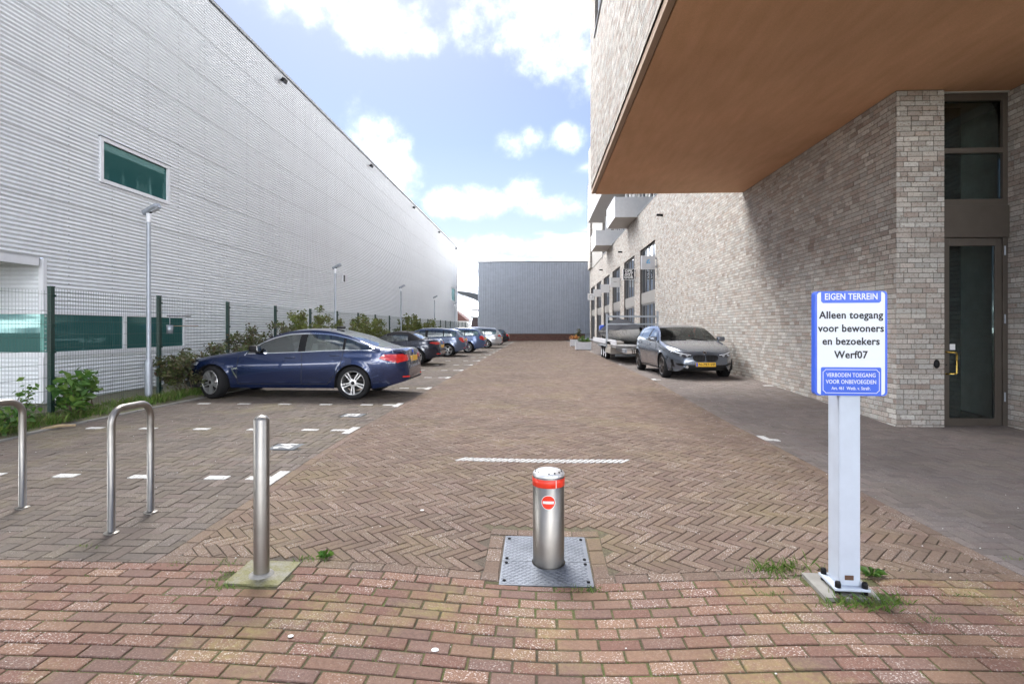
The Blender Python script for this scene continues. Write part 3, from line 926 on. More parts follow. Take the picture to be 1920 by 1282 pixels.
# upper floor with balconies, set back above the coping
UX = 6.35
up = MB()
up.box((UX + 0.12, 15.0, COR + 0.02), (9.0, 47.0, 10.35))
up.obj('upper_floor_wall', M_CREAM, apt)
uf = MB()
y = 15.6
while y < 46.6:
    uf.box((UX, y, COR + 0.05), (UX + 0.10, y + 0.16, 10.35)); y += 1.12
uf.box((UX + 0.01, 15.5, COR + 0.05), (UX + 0.09, 46.9, COR + 0.2))
uf.obj('upper_window_frame', M_WHITE, apt)
for k in range(27):
    y = 15.76 + k * 1.12
    if k % 3 != 2: MB().box((UX + 0.05, y, COR + 0.2), (UX + 0.06, y + 0.96, 10.3)).obj('upper_pane', M_WINGLASS, apt)
MB().box((4.3, 15.0, 10.35), (9.0, 46.4, 10.65)).obj('upper_soffit', M_LIGHTSOFF, apt)
MB().box((4.22, 15.0, 10.36), (4.298, 46.5, 11.5)).obj('upper_fascia', M_CREAM, apt)
MB().box((4.28, 15.0, 11.5), (9.0, 46.4, 16.4)).obj('top_storey', M_BRICK, apt)
MB().box((5.45, 46.5, COR - 0.1), (9.0, 55.2, 16.3)).obj('recess_block', M_BRICK, apt)
brick_wall(apt, 'far_tower', (5.28, 55.6, -0.3), (1, 0, 0), (0, -1, 0), 3.4, COR, 16.5)
MB().box((5.29, 55.62, COR), (8.7, WEND, 16.5)).obj('tower_core', M_BRICK, apt)
MB().box((5.25, 55.57, 16.5), (8.72, WEND, 16.58)).obj('tower_coping', M_TRIMGREY, apt)
for y0, y1 in ((30.4, 33.9), (40.6, 43.9)):
    b = MB()
    b.box((4.30, y0, COR + 0.0), (UX, y1, COR + 0.12))
    bal = b.obj('balcony', M_LIGHTSOFF, apt)
    MB().box((4.27, y0 - 0.03, COR - 0.04), (UX, y0 - 0.002, COR + 1.08)).obj('balcony_panel', M_WHITE, bal)
    MB().box((4.24, y0 - 0.03, COR - 0.04), (4.268, y1 + 0.03, COR + 1.08)).obj('balcony_panel', M_WHITE, bal)
    MB().box((4.27, y1 + 0.002, COR - 0.04), (UX, y1 + 0.03, COR + 1.08)).obj('balcony_panel', M_WHITE, bal)
    MB().box((4.22, y0 - 0.05, COR + 1.082), (4.31, y1 + 0.05, COR + 1.12)).obj('balcony_rail', M_TRIM, bal)
    for yy in (y0 + 0.6, y0 + 1.8, y1 - 0.2):
        MB().box((4.75, yy, 5.0 + COR - 2.35), (4.87, yy + 0.12, COR + 2.74)).obj('balcony_post', M_WHITE, bal) if False else MB().box((5.35, yy, COR + 0.12), (5.47, yy + 0.12, 10.34)).obj('balcony_post', M_WHITE, bal)

# hanging shop signs, one on the near pier of every bay
M_SIGNPALE = simple('pale grey sign face', (0.62,0.63,0.66), 0.5, var=0.03)
M_SKYBLUE = simple('light blue print', (0.10,0.42,0.75), 0.5)
sg = [('pale square hanging sign with small blue print, nearest the overhang', M_SIGNPALE),
      ('black square hanging sign with white block letters', M_BLACK),
      ('white hanging sign with faint grey lettering, just beyond the black one', M_WHITE),
      ('plain white hanging sign, fourth from the overhang', M_WHITE),
      ('plain white hanging sign, fifth from the overhang', M_WHITE),
      ('white hanging sign with a round grey emblem, farthest along the brick wall', M_WHITE)]
for i, (lab, m) in enumerate(sg):
    y = bay_near[i] - 0.35
    s = thing('hanging_sign', lab, 'sign', (WX, y, 4.15), 0, 'hanging shop signs on the brick wall')
    f = MB().bevbox((-0.72, -0.05, 0.0), (-0.08, 0.05, 0.63), 0.008).obj('sign_box', M_TRIM if m != M_BLACK else M_WHITE, s)
    MB().box((-0.70, -0.054, 0.02), (-0.10, -0.051, 0.61)).obj('sign_face', m, s)
    b = MB(); b.box((-0.08, -0.03, 0.1), (0.0, 0.03, 0.16)); b.box((-0.08, -0.03, 0.47), (0.0, 0.03, 0.53)); b.box((-0.012, -0.05, 0.05), (0.0, 0.05, 0.58)); b.obj('bracket', M_TRIMGREY, s)
    FM = lambda x, z: Matrix.Translation((x, -0.0555, z)) @ Matrix.Rotation(R(90), 4, 'X')
    if i == 0:
        text_obj('lettering', 'uP', 0.13, M_SKYBLUE, s, FM(-0.40, 0.41), bold=0.006)
        text_obj('lettering', 'BLE', 0.11, M_SKYBLUE, s, FM(-0.40, 0.31), bold=0.006)
    if i == 1:
        for k, t in enumerate(('OPK', 'ANT', 'OOR')):
            text_obj('lettering', t, 0.20, M_WHITE, s, FM(-0.40, 0.49 - 0.175 * k), bold=0.014, space=1.15)
    if i == 2:
        text_obj('lettering', 'LOFT', 0.12, M_TRIMGREY, s, FM(-0.40, 0.36)) if False else MB().box((-0.50, -0.0575, 0.33), (-0.30, -0.0545, 0.37)).obj('lettering', M_LIGHTSOFF, s)
    if i == 5:
        MB().lathe([(0.17, 0.0), (0.17, 0.003), (0.20, 0.003), (0.20, 0.0)], 24, FM(-0.40, 0.32)).obj('emblem', M_TRIMGREY, s)

# ------------------------------------------------------------------ left: white corrugated hall
HX = -8.75; HT = 10.12; HY0 = -3.0; HY1 = 58.6; RC = 9.23; RSOF = 2.64
hall = thing('warehouse', 'long white warehouse clad in horizontal corrugated sheet', 'warehouse')
PITCH = 0.0762
def corr(y0, y1, z0, z1, depth=0.011, seg=6, x=HX, nrm=(1, 0, 0), du=(0, 1, 0), zoff=0.0):
    """one corrugated sheet whose waves run along du"""
    n = max(1, int(round((z1 - z0) / PITCH))); N = n * seg
    nv = Vector(nrm); d = Vector(du); V = []; F = []
    for i in range(N + 1):
        z = z0 + (z1 - z0) * i / N
        off = depth * math.sin(2 * math.pi * i / seg - math.pi / 2) + zoff
        for yy in (y0, y1):
            V.append(Vector((x if du[1] else 0, 0 if du[1] else x, z)) + d * yy + nv * off)
    for i in range(N):
        F.append((2 * i, 2 * i + 1, 2 * i + 3, 2 * i + 2))
    return V, F
low_win = (RC + 0.04, 13.0, 0.93, 1.70)      # y0,y1,z0,z1
up_win = (10.45, 12.5, 4.33, 5.24)
far_win = (54.5, 57.0, 4.2, 5.6)
sheet_h = PITCH * 14
ysplits = [HY0, 3.2, RC, 14.6, 21.5, 28.5, 35.5, 42.5, 49.5, HY1]
zlist = []
z = HT
while z > -0.1:
    zlist.append((max(-0.12, z - sheet_h), z)); z -= sheet_h
def cut(rects, hole):
    out = []
    hy0, hy1, hz0, hz1 = hole
    for (a, b, c, d) in rects:
        if b <= hy0 or a >= hy1 or d <= hz0 or c >= hz1: out.append((a, b, c, d)); continue
        if c < hz0: out.append((a, b, c, hz0))
        if d > hz1: out.append((a, b, hz1, d))
        m0, m1 = max(c, hz0), min(d, hz1)
        if a < hy0: out.append((a, hy0, m0, m1))
        if b > hy1: out.append((hy1, b, m0, m1))
    return out
for zi, (c, d) in enumerate(zlist):
    for a, b in zip(ysplits, ysplits[1:]):
        rects = [(a, b, c, d)]
        for h in (low_win, up_win, far_win, (HY0 - 1, RC, -1, RSOF)): rects = cut(rects, h)
        V = []; F = []
        for (p, q, r_, s_) in rects:
            if s_ - r_ < 0.02: continue
            # keep the wave phase tied to the sheet
            n0 = (r_ - c) / PITCH
            seg = 6; N = max(2, int(round((s_ - r_) / PITCH * seg))); i0 = len(V)
            for i in range(N + 1):
                zz = r_ + (s_ - r_) * i / N
                ph = (d - zz) / PITCH
                off = 0.0150 * math.sin(2 * math.pi * ph - math.pi / 2) + (0.006 * (zz - c) / (d - c) - 0.003) * -1
                for yy in (p, q): V.append((HX + off, yy, zz))
            for i in range(N): F.append((i0 + 2 * i, i0 + 2 * i + 1, i0 + 2 * i + 3, i0 + 2 * i + 2))
        if F: obj('cladding_sheet', V, F, M_CLAD, hall, True)
# screws in rows up the sheets
V = []; F = []
for yy in [RC + 0.5 + 1.03 * k for k in range(16)]:
    z = 0.2
    while z < HT - 0.1:
        zz = HT - PITCH * (round((HT - z) / PITCH) + 0.0) + PITCH * 0.5
        if not any(h[0] - .05 < yy < h[1] + .05 and h[2] - .05 < zz < h[3] + .05 for h in (low_win, up_win)):
            i = len(V); e = 0.009
            V += [(HX + 0.0165, yy - e, zz - e), (HX + 0.0165, yy + e, zz - e), (HX + 0.0165, yy + e, zz + e), (HX + 0.0165, yy - e, zz + e), (HX + 0.0235, yy, zz)]
            F += [(i, i+1, i+4), (i+1, i+2, i+4), (i+2, i+3, i+4), (i+3, i, i+4)]
        z += PITCH * 2
o = obj('screws', V, F, M_TRIMGREY, hall); o['kind'] = 'stuff'
# roof cap, end wall, core
MB().box((HX - 0.4, HY0, HT), (HX + 0.05, HY1 + 0.03, HT + 0.09)).obj('roof_trim', M_TRIMGREY, hall)
MB().box((HX - 22, HY0, HT - 0.2), (HX - 0.05, HY1, HT + 0.02)).obj('roof', M_TRIMGREY, hall)
ew = MB()
ew.box((HX - 22, HY1, -0.2), (HX + 0.016, HY1 + 0.1, HT)); ew.box((HX - 22, HY0 - 0.1, RSOF), (HX, HY0, HT))
ew.obj('end_wall', M_CLAD, hall)
MB().box((HX - 0.02, HY1 - 0.18, -0.1), (HX + 0.035, HY1 + 0.02, HT - 0.002)).obj('corner_trim', M_TRIM, hall)
MB().box((HX - 0.40, HY0 + 0.01, RSOF + 0.105), (HX - 0.30, HY1 - 0.02, HT - 0.21)).obj('added_lining', M_TRIMGREY, hall)  # added unseen backing, stops sky light leaking between the sheets
MB().box((HX - 1.60, RC + 0.3, -0.1), (HX - 1.50, HY1 - 0.02, RSOF + 0.10)).obj('added_lining', M_TRIMGREY, hall)  # same added backing behind the lower sheets and windows
# recess at the near end: face turned to the street, soffit, fascia
V, F = corr(HX - 9, HX - 0.02, -0.12, RSOF, 0.0125, 6, RC, (0, -1, 0), (1, 0, 0))
rects = []
hole = (HX - 6.0, HX - 0.02, 0.93, 1.70)
for (z0, z1) in ((-0.12, 0.93), (1.70, RSOF)):
    V, F = corr(HX - 9, HX - 0.08, z0, z1, 0.0125, 6, RC, (0, -1, 0), (1, 0, 0))
    obj('cladding_sheet', V, F, M_CLAD, hall, True)
MB().box((HX - 9, HY0, RSOF), (HX - 0.05, RC - 0.02, RSOF + 0.1)).obj('recess_soffit', M_TRIM, hall)
MB().box((HX - 0.08, HY0, RSOF - 0.14), (HX + 0.005, RC - 0.10, RSOF - 0.002)).obj('recess_fascia', M_TRIM, hall)
for z0, z1 in ((-0.1, 0.895), (1.725, RSOF - 0.003)):
    MB().box((HX - 0.07, RC - 0.03, z0), (HX + 0.02, RC + 0.04, z1)).obj('corner_trim', M_TRIM, hall)
# ribbon window that turns the corner
M_GREENPALE = glass('green corner glass', trans=(0.28,0.55,0.52), base=0.16)
rw = MB()
y0, y1, z0, z1 = low_win
rw.box((HX - 0.03, RC - 0.02, z0 - 0.03), (HX + 0.03, y1 + 0.06, z0 + 0.05)); rw.box((HX - 0.03, RC - 0.02, z1 - 0.04), (HX + 0.03, y1 + 0.06, z1 + 0.02))
rw.box((HX - 0.03, y1, z0 + 0.05), (HX + 0.032, y1 + 0.062, z1 - 0.04)); rw.box((HX - 0.03, 11.06, z0 + 0.05), (HX + 0.032, 11.14, z1 - 0.04))
rw.box((HX - 9, RC - 0.02, z0 - 0.03), (HX - 0.031, RC + 0.03, z0 + 0.05)); rw.box((HX - 9, RC - 0.02, z1 - 0.04), (HX - 0.031, RC + 0.03, z1 + 0.02))
rib = rw.obj('ribbon_window', M_TRIM, hall)
for a, b in ((RC + 0.05, 11.06), (11.14, y1)):
    MB().box((HX - 0.01, a, z0 + 0.05), (HX, b, z1 - 0.04)).obj('pane', M_GREENGLASS, rib)
MB().box((HX - 4.0, RC + 0.0, z0 + 0.05), (HX - 0.03, RC + 0.01, z1 - 0.04)).obj('pane', M_GREENGLASS, rib)
MB().box((HX - 2.6, RC + 0.02, z0 + .05), (HX - 2.5, RC + 0.05, z1 - .04)).obj('mullion', M_PLASTIC, rib)
MB().box((HX - 0.06, RC - 0.005, z0 + .05), (HX + 0.01, RC + 0.05, z1 - .04)).obj('corner_post', simple('pale green corner glass post', (0.12, 0.32, 0.28), 0.3), rib)
# upper window
def hall_window(y0, y1, z0, z1, name='upper_window'):
    w = MB(); e = 0.075
    w.box((HX - 0.04, y0, z0), (HX + 0.035, y1, z0 + e)); w.box((HX - 0.04, y0, z1 - e), (HX + 0.035, y1, z1))
    w.box((HX - 0.04, y0, z0 + e), (HX + 0.035, y0 + e, z1 - e)); w.box((HX - 0.04, y1 - e, z0 + e), (HX + 0.035, y1, z1 - e))
    o = w.obj(name, M_TRIM, hall)
    MB().box((HX - 0.03, y0 + e, z0 + e), (HX - 0.015, y1 - e, z1 - e)).obj('pane', M_GREENGLASS, o)
    MB().box((HX - 0.03, y0 - 0.02, z1 + 0.001), (HX + 0.05, y1 + 0.02, z1 + 0.015)).obj('drip_strip', M_TRIMGREY, o)
    return o
hall_window(*up_win); hall_window(*far_win)
# vent by the second lamp
v_ = MB(); v_.box((HX, 23.9, 3.45), (HX + 0.05, 24.2, 3.85))
vent = v_.obj('wall_vent', M_TRIM, hall)
MB().box((HX + 0.051, 23.95, 3.5), (HX + 0.056, 24.15, 3.8)).obj('grille', M_PLASTIC, vent)
# flood lights under the roof edge
labs = ['black floodlight nearest the camera below the warehouse roof edge', 'black floodlight second from the near end under the roof edge', 'small black floodlight third along the warehouse roof edge', 'small black floodlight fourth along the warehouse roof edge', 'farthest black floodlight along the warehouse roof edge']
for k, lab in enumerate(labs):
    y = 18.1 + 9.7 * k
    fl = thing('floodlight', lab, 'floodlight', (HX + 0.02, y, HT - 0.26), 0, 'floodlights along the warehouse roof')
    MB().bevbox((0.06, -0.12, -0.06), (0.18, 0.12, 0.08), 0.015, Matrix.Rotation(R(25), 4, 'Y')).obj('housing', M_PLASTIC, fl)
    MB().box((0.0, -0.05, -0.06), (0.09, 0.05, 0.0)).obj('bracket', M_PLASTIC, fl)
    MB().box((0.08, -0.10, -0.066), (0.165, 0.10, -0.061), Matrix.Rotation(R(25), 4, 'Y')).obj('lens', M_WINGLASS, fl)

# ------------------------------------------------------------------ far end: blue-grey hall
GY = 61.0; GZ0 = G(-1, 60)
gh = thing('storage_hall', 'blue grey ribbed steel hall closing the far end of the lane', 'building')
V = []; F = []
x = -6.78; gx1 = 9.0; zb, zt = 0.86, 8.85
prf = [(0.0, 0.0), (0.075, 0.0), (0.095, 0.045), (0.165, 0.045), (0.185, 0.0)]
while x < gx1:
    for (u, d) in prf[:-1]:
        V += [(x + u, GY - d, zb), (x + u, GY - d, zt)]
    x += 0.19
for i in range(len(V) // 2 - 1): F.append((2 * i, 2 * i + 2, 2 * i + 3, 2 * i + 1))
obj('ribbed_cladding', V, F, M_CLADBLUE, gh)
MB().box((-6.85, GY - 0.08, 8.83), (gx1, GY + 0.3, 8.97)).obj('roof_trim', M_TRIMGREY, gh)
MB().box((-6.78, GY + 0.06, -0.2), (gx1, GY + 25, 8.84)).obj('hall_core', M_CLADBLUE, gh)
MB().box((-6.82, GY - 0.07, zb - 0.05), (gx1, GY + 0.02, zb)).obj('drip_trim', M_TRIMGREY, gh)
brick_wall(gh, 'plinth', (-6.78, GY - 0.01, -0.15), (1, 0, 0), (0, -1, 0), 12.0, -0.15, zb - 0.052, m=M_PLINTHBRICK)
# things seen through the gap between the two halls
cr = thing('canopy_roof', 'dark curved canopy roof on posts in the gap behind the halls', 'canopy', (-8.4, 75, 0))
V = []; F = []
for i in range(9):
    t = i / 8; x = -3.2 + 4.6 * t; zt = 6.6 - 0.9 * t * t; zb_ = zt - 0.1 - 1.2 * t
    V += [(x, -0.6, zt), (x, 8, zt), (x, -0.6, zb_), (x, 8, zb_)]
for i in range(8):
    k = 4 * i
    F += [(k, k+4, k+5, k+1), (k+2, k+3, k+7, k+6), (k, k+2, k+6, k+4), (k+1, k+5, k+7, k+3)]
F += [(0,1,3,2), (32,34,35,33)]
obj('roof', V, F, simple('dark canopy steel', (0.07,0.075,0.08), 0.5), cr)
for z in (3.9, 2.9):
    MB().box((-0.9, -0.5, z), (1.5, 4, z + 0.18)).obj('beam', M_TRIMGREY, cr)
for x in (-1.2, 0.2, 1.3):
    MB().tube([(x, 1, -0.4), (x, 1, 4.2)], 0.07, 8).obj('post', M_TRIM, cr)
ct_ = thing('skip_container', 'dark open skip raised behind the storage hall corner', 'container', (-8.1, 72, 1.5))
MB().prism([(-0.9, 0), (1.2, 0), (1.2, 1.3), (-0.6, 1.3)], -1.5, 0, Matrix.Rotation(R(90), 4, 'X')).obj('tub', simple('sooty dark red steel', (0.05,0.03,0.03), 0.6), ct_)
rk = MB()
for z in (-1.7, -1.1, -0.5): rk.box((-0.9, -1.4, z), (1.1, -1.3, z + 0.12))
for x in (-0.9, 0.0, 1.0): rk.box((x, -1.42, -1.9), (x + 0.14, -1.28, -0.02))
rk.obj('rack', M_TRIM, ct_)
hs = thing('house', 'distant red roofed house seen in the gap between the halls', 'house', (-22, 140, 0))
MB().box((-3, 0, -0.4), (3.5, 8, 3.4)).obj('wall', M_CREAM, hs)
MB().prism([(-3.4, 3.4), (3.9, 3.4), (0.2, 6.4)], -8.2, 0.2, Matrix.Rotation(R(90), 4, 'X')).obj('roof', simple('red roof tile', (0.13,0.06,0.05), 0.8), hs)
# ------------------------------------------------------------------ mesh fence
FX = -7.36; FY0 = 5.54; FS = 2.345; FH = 2.0
def gz(y): return G(-6.6, y) + 0.06
fence = thing('mesh_fence', 'dark green steel mesh fence with square posts along the verge', 'fence')
NP = 22
pm = MB().bevbox((-0.03, -0.035, 0), (0.03, 0.035, FH), 0.004)
pm.bevbox((-0.034, -0.039, FH - 0.003), (0.034, 0.039, FH + 0.012), 0.003)
for z in (0.2, 0.6, 1.0, 1.4, 1.85): pm.box((0.03, 0.01, z), (0.05, 0.04, z + 0.035))
pmesh = mesh('post', pm.v, pm.f, M_GREENPOST)
wm = MB(); w = 0.0019
def bar(mb, a, b, e):
    a = Vector(a); b = Vector(b); d = (b - a).normalized()
    s = Vector((1, 0, 0)) * e; t = d.cross(Vector((1, 0, 0))).normalized() * e
    mb.add([a + s, a + t, a - s, a - t, b + s, b + t, b - s, b - t], [(0,1,5,4),(1,2,6,5),(2,3,7,6),(3,0,4,7)])
k = 0
y = 0.05
while y < FS - 0.03:
    bar(wm, (0.034, y, 0.04), (0.034, y, FH - 0.02), w); y += 0.05
for z in (0.08, 0.28, 0.48, 0.68, 0.88, 1.08, 1.28, 1.48, 1.68, 1.93):
    for dx in (0.029, 0.039): bar(wm, (dx, 0.03, z), (dx, FS - 0.03, z), w * 1.25)
wmesh = mesh('mesh_panel', wm.v, wm.f, M_WIRE)
for i in range(NP):
    y = FY0 + FS * i
    o = bpy.data.objects.new('post', pmesh); o.location = (FX, y, gz(y) - 0.05); put(o, fence)
    o = bpy.data.objects.new('mesh_panel', wmesh); o.location = (FX, y, gz(y) - 0.05); put(o, fence)
# small bird feeder wired to the second visible post
bf = thing('bird_feeder', 'weathered little feeder shelf and tin wired to the fence post', 'feeder', (FX + 0.12, 10.35, 1.2))
MB().lathe([(0.0, 0.0), (0.055, 0.0), (0.06, 0.17), (0.052, 0.17), (0.048, 0.01)], 16, Matrix.Translation((0, 0.02, 0.1))).obj('tin', M_GALV, bf, True)
MB().prism([(-0.02, 0.1), (0.28, 0.16), (0.40, 0.30), (0.10, 0.26)], 0.245, 0.262).obj('shelf', simple('weathered plank', (0.22,0.17,0.12), 0.9, var=0.25), bf)
MB().prism([(-0.05, 0.0), (0.22, 0.02), (0.30, 0.22), (0.0, 0.2)], 0.44, 0.455).obj('roof', M_PLASTIC, bf)
MB().tube([(0.0, 0.02, 0.27), (0.0, 0.02, 0.44)], 0.006, 6).obj('rod', M_GALV, bf)

# ------------------------------------------------------------------ lamp posts
lamp_labels = ['slender grey lamp post in front of the warehouse windows, nearest the camera', 'grey lamp post rising behind the dark blue saloon', 'grey lamp post rising behind the soft top convertible', 'grey lamp post second from the far end of the fence', 'farthest grey lamp post near the warehouse corner']
def lamp(lab, y):
    L = thing('lamp_post', lab, 'lamp post', (-7.1, y, G(-6.6, y) + 0.04), 0, 'lamp posts along the fence')
    MB().lathe([(0.062, 0.0), (0.062, 0.72), (0.055, 0.76), (0.038, 0.79), (0.036, 3.3)], 16).obj('pole', M_GALV, L, True)
    MB().lathe([(0.038, 3.28), (0.040, 3.29), (0.040, 3.44), (0.0, 3.45)], 16).obj('collar', M_TRIM, L, True)
    hd = MB()
    M = Matrix.Translation((0, 0, 3.46)) @ Matrix.Rotation(R(-24), 4, 'Y')
    prof = [(-0.10, 0.035), (0.0, 0.045), (0.10, 0.075), (0.18, 0.08), (0.23, 0.05)]
    V = []; F = []
    for x, w_ in prof:
        for (yy, zz) in ((-w_, 0.0), (-w_ * 0.75, 0.055), (w_ * 0.75, 0.055), (w_, 0.0), (w_ * 0.6, -0.035), (-w_ * 0.6, -0.035)):
            V.append(M @ Vector((x, yy, zz + 0.02)))
    for i in range(len(prof) - 1):
        for k in range(6): F.append((i * 6 + k, i * 6 + (k + 1) % 6, (i + 1) * 6 + (k + 1) % 6, (i + 1) * 6 + k))
    F += [tuple(range(5, -1, -1)), tuple(range(len(V) - 6, len(V)))]
    obj('lamp_head', V, F, M_GALV, L)
    MB().box((0.07, -0.05, -0.022), (0.20, 0.05, -0.014), M).obj('lens', M_SIGNWHITE, L)
    MB().box((-0.02, -0.02, -0.03), (0.05, 0.02, 0.02), M).obj('bracket', M_PLASTIC, L)
for k, lab in enumerate(lamp_labels): lamp(lab, 9.6 + 9.15 * k)

# ------------------------------------------------------------------ rising bollard with tread plate
bx, by = 0.07, 3.66
bz = G(bx, by)
gy_ = (G(bx, by + 0.3) - G(bx, by - 0.3)) / 0.6
bol = thing('rising_bollard', 'stainless rising bollard with red band and no entry disc in the lane', 'bollard', (bx, by, bz - 0.01))
rb_ = 0.105; hb = 0.60
MB().lathe([(rb_, -0.05), (rb_, hb), (rb_ - 0.004, hb + 0.003)], 48).obj('cylinder', M_STEEL, bol, True)
cp = MB().lathe([(rb_ + 0.001, hb), (rb_ + 0.001, hb + 0.012), (rb_ - 0.006, hb + 0.022), (rb_ - 0.03, hb + 0.034), (0.0, hb + 0.042)], 48).obj('cap', simple('brushed cap steel', (0.72,0.72,0.72), 0.35, 0.6), bol, True)
MB().lathe([(rb_ + 0.0015, hb - 0.065), (rb_ + 0.003, hb - 0.064), (rb_ + 0.003, hb - 0.012), (rb_ + 0.0015, hb - 0.011)], 48).obj('reflective_band', M_RED, bol, True)
for k in range(14):
    a = 2 * math.pi * (k + 0.5) / 14
    MB().lathe([(0.0065, 0.0), (0.0065, 0.004), (0.0, 0.004)], 10, Matrix.Translation((0.087 * math.cos(a), 0.087 * math.sin(a), hb + 0.0275)) @ Matrix.Rotation(0.35, 4, Vector((-math.sin(a), math.cos(a), 0)))).obj('cap_hole', M_BLACK, cp)
a = R(-64)
MB().box((rb_ + 0.003, -0.002, hb - 0.063), (rb_ + 0.0042, 0.002, hb - 0.013), Matrix.Rotation(a, 4, 'Z')).obj('band_seam', M_WHITE, bol)
def bent_disc(r0, r1, zc, off, name, m, par, half=None):
    """disc of outer radius r1 wrapped on the cylinder"""
    V = []; F = []
    n = 32
    if half is None:
        V.append((0, zc)); 
        for k in range(n): V.append((r1 * math.cos(2*math.pi*k/n), zc + r1 * math.sin(2*math.pi*k/n)))
        F = [(0, 1 + k, 1 + (k + 1) % n) for k in range(n)]
        for k in range(n): pass
    else:
        w_, h_ = half; xs = [-w_ + 2 * w_ * i / 10 for i in range(11)]
        for x_ in xs: V += [(x_, zc - h_), (x_, zc + h_)]
        F = [(2*i, 2*i+2, 2*i+3, 2*i+1) for i in range(10)]
    P = []
    c = R(-92)
    for x_, z_ in V:
        t = c + x_ / rb_
        P.append(((rb_ + off) * math.cos(t), (rb_ + off) * math.sin(t), z_))
    return obj(name, P, F, m, par)
bent_disc(0, 0.047, 0.445, 0.0012, 'no_entry_disc', M_WHITE, bol)
d_ = bent_disc(0, 0.0435, 0.445, 0.0018, 'red_disc', M_RED, bol)
bent_disc(0, 0, 0.445, 0.0024, 'white_bar', M_WHITE, bol, (0.036, 0.0085))
# chequer plate in two halves with tread ribs and bolts
pl = thing('tread_plate', 'galvanised chequer plate in two halves round the rising bollard foot', 'metal plate', (bx, by, bz))
def PZ(x, y): return gy_ * y + 0.006
Mt = Matrix.Rotation(math.atan(gy_), 4, 'X')
px0, px1 = PLATE[0] - bx + 0.008, PLATE[1] - bx - 0.008
for (y0, y1) in ((PLATE[2] - by + 0.008, -0.003), (0.003, PLATE[3] - by - 0.008)):
    # half plate with a half round notch for the cylinder
    s_ = 1 if y1 > 0.1 else -1
    outer = y1 if s_ > 0 else y0; inner = y0 if s_ > 0 else y1
    pts = [(px0, outer), (px0, inner)]
    for k in range(13):
        t = math.pi - math.pi * k / 12
        pts.append((0.112 * math.cos(t), inner + s_ * 0.112 * math.sin(t)))
    pts += [(px1, inner), (px1, outer)]
    pts = [(max(px0, min(px1, p[0])), p[1]) for p in pts]
    n = len(pts)
    V = [Mt @ Vector((p[0], p[1], 0.0)) for p in pts] + [Mt @ Vector((p[0], p[1], 0.007)) for p in pts]
    tri = tessellate_polygon([[Vector((p[0], p[1], 0)) for p in pts]])
    F = [tuple(i + n for i in t) for t in tri] + [(i, (i + 1) % n, n + (i + 1) % n, n + i) for i in range(n)]
    h = obj('plate_half', V, F, M_CHECK, pl)
    rb2 = MB()
    i = 0; yy = min(y0, y1) + 0.016
    while yy < max(y0, y1) - 0.01:
        xx = px0 + 0.02; j = 0
        while xx < px1 - 0.012:
            if math.hypot(xx, yy) > 0.13:
                Mr = Mt @ Matrix.Translation((xx, yy, 0.007)) @ Matrix.Rotation(R(32 if (i + j) % 2 else -32), 4, 'Z')
                rb2.add([Mr @ Vector(p) for p in ((-0.013,-0.0035,0),(0.013,-0.0035,0),(0.013,0.0035,0),(-0.013,0.0035,0),(-0.009,0,0.0028),(0.009,0,0.0028))],
                        [(0,1,5,4),(2,3,4,5),(1,2,5),(3,0,4)])
            xx += 0.024; j += 1
        yy += 0.022; i += 1
    o = rb2.obj('tread_rib', M_CHECK, h); o['kind'] = 'stuff'
    for xx in (px0 + 0.03, px1 - 0.03):
        for yy in (outer - s_ * 0.05, inner + s_ * 0.03):
            MB().lathe([(0.011, 0), (0.011, 0.006), (0.007, 0.009), (0, 0.009)], 8, Mt @ Matrix.Translation((xx, yy, 0.007))).obj('bolt', M_PLASTIC, h)

# ------------------------------------------------------------------ fixed bollard, bike hoops
fb = thing('steel_bollard', 'slim domed stainless bollard on a mossy concrete foot', 'bollard', (-1.69, 3.25, G(-1.69, 3.25)))
MB().lathe([(0.0455, -0.05), (0.0455, 0.95), (0.043, 0.955), (0.03, 0.972), (0.0, 0.98)], 32).obj('tube', M_STEEL, fb, True)
MB().lathe([(0.075, 0.0), (0.07, 0.012), (0.046, 0.02)], 24).obj('mortar_collar', M_CONC, fb, True)
ft = MB(); zf = [G(PADB[i], PADB[j]) for i, j in ((0, 2), (1, 2), (1, 3), (0, 3))]
cs = [(PADB[0] + .004, PADB[2] + .004), (PADB[1] - .004, PADB[2] + .004), (PADB[1] - .004, PADB[3] - .004), (PADB[0] + .004, PADB[3] - .004)]
ft.add([(x + 1.69, y - 3.25, -0.15) for x, y in cs] + [(x + 1.69, y - 3.25, z + 0.006 - G(-1.69, 3.25)) for (x, y), z in zip(cs, zf)], [(4,5,6,7),(0,1,5,4),(1,2,6,5),(2,3,7,6),(3,0,4,7)])
ft.obj('concrete_foot', M_MOSSCONC, fb)
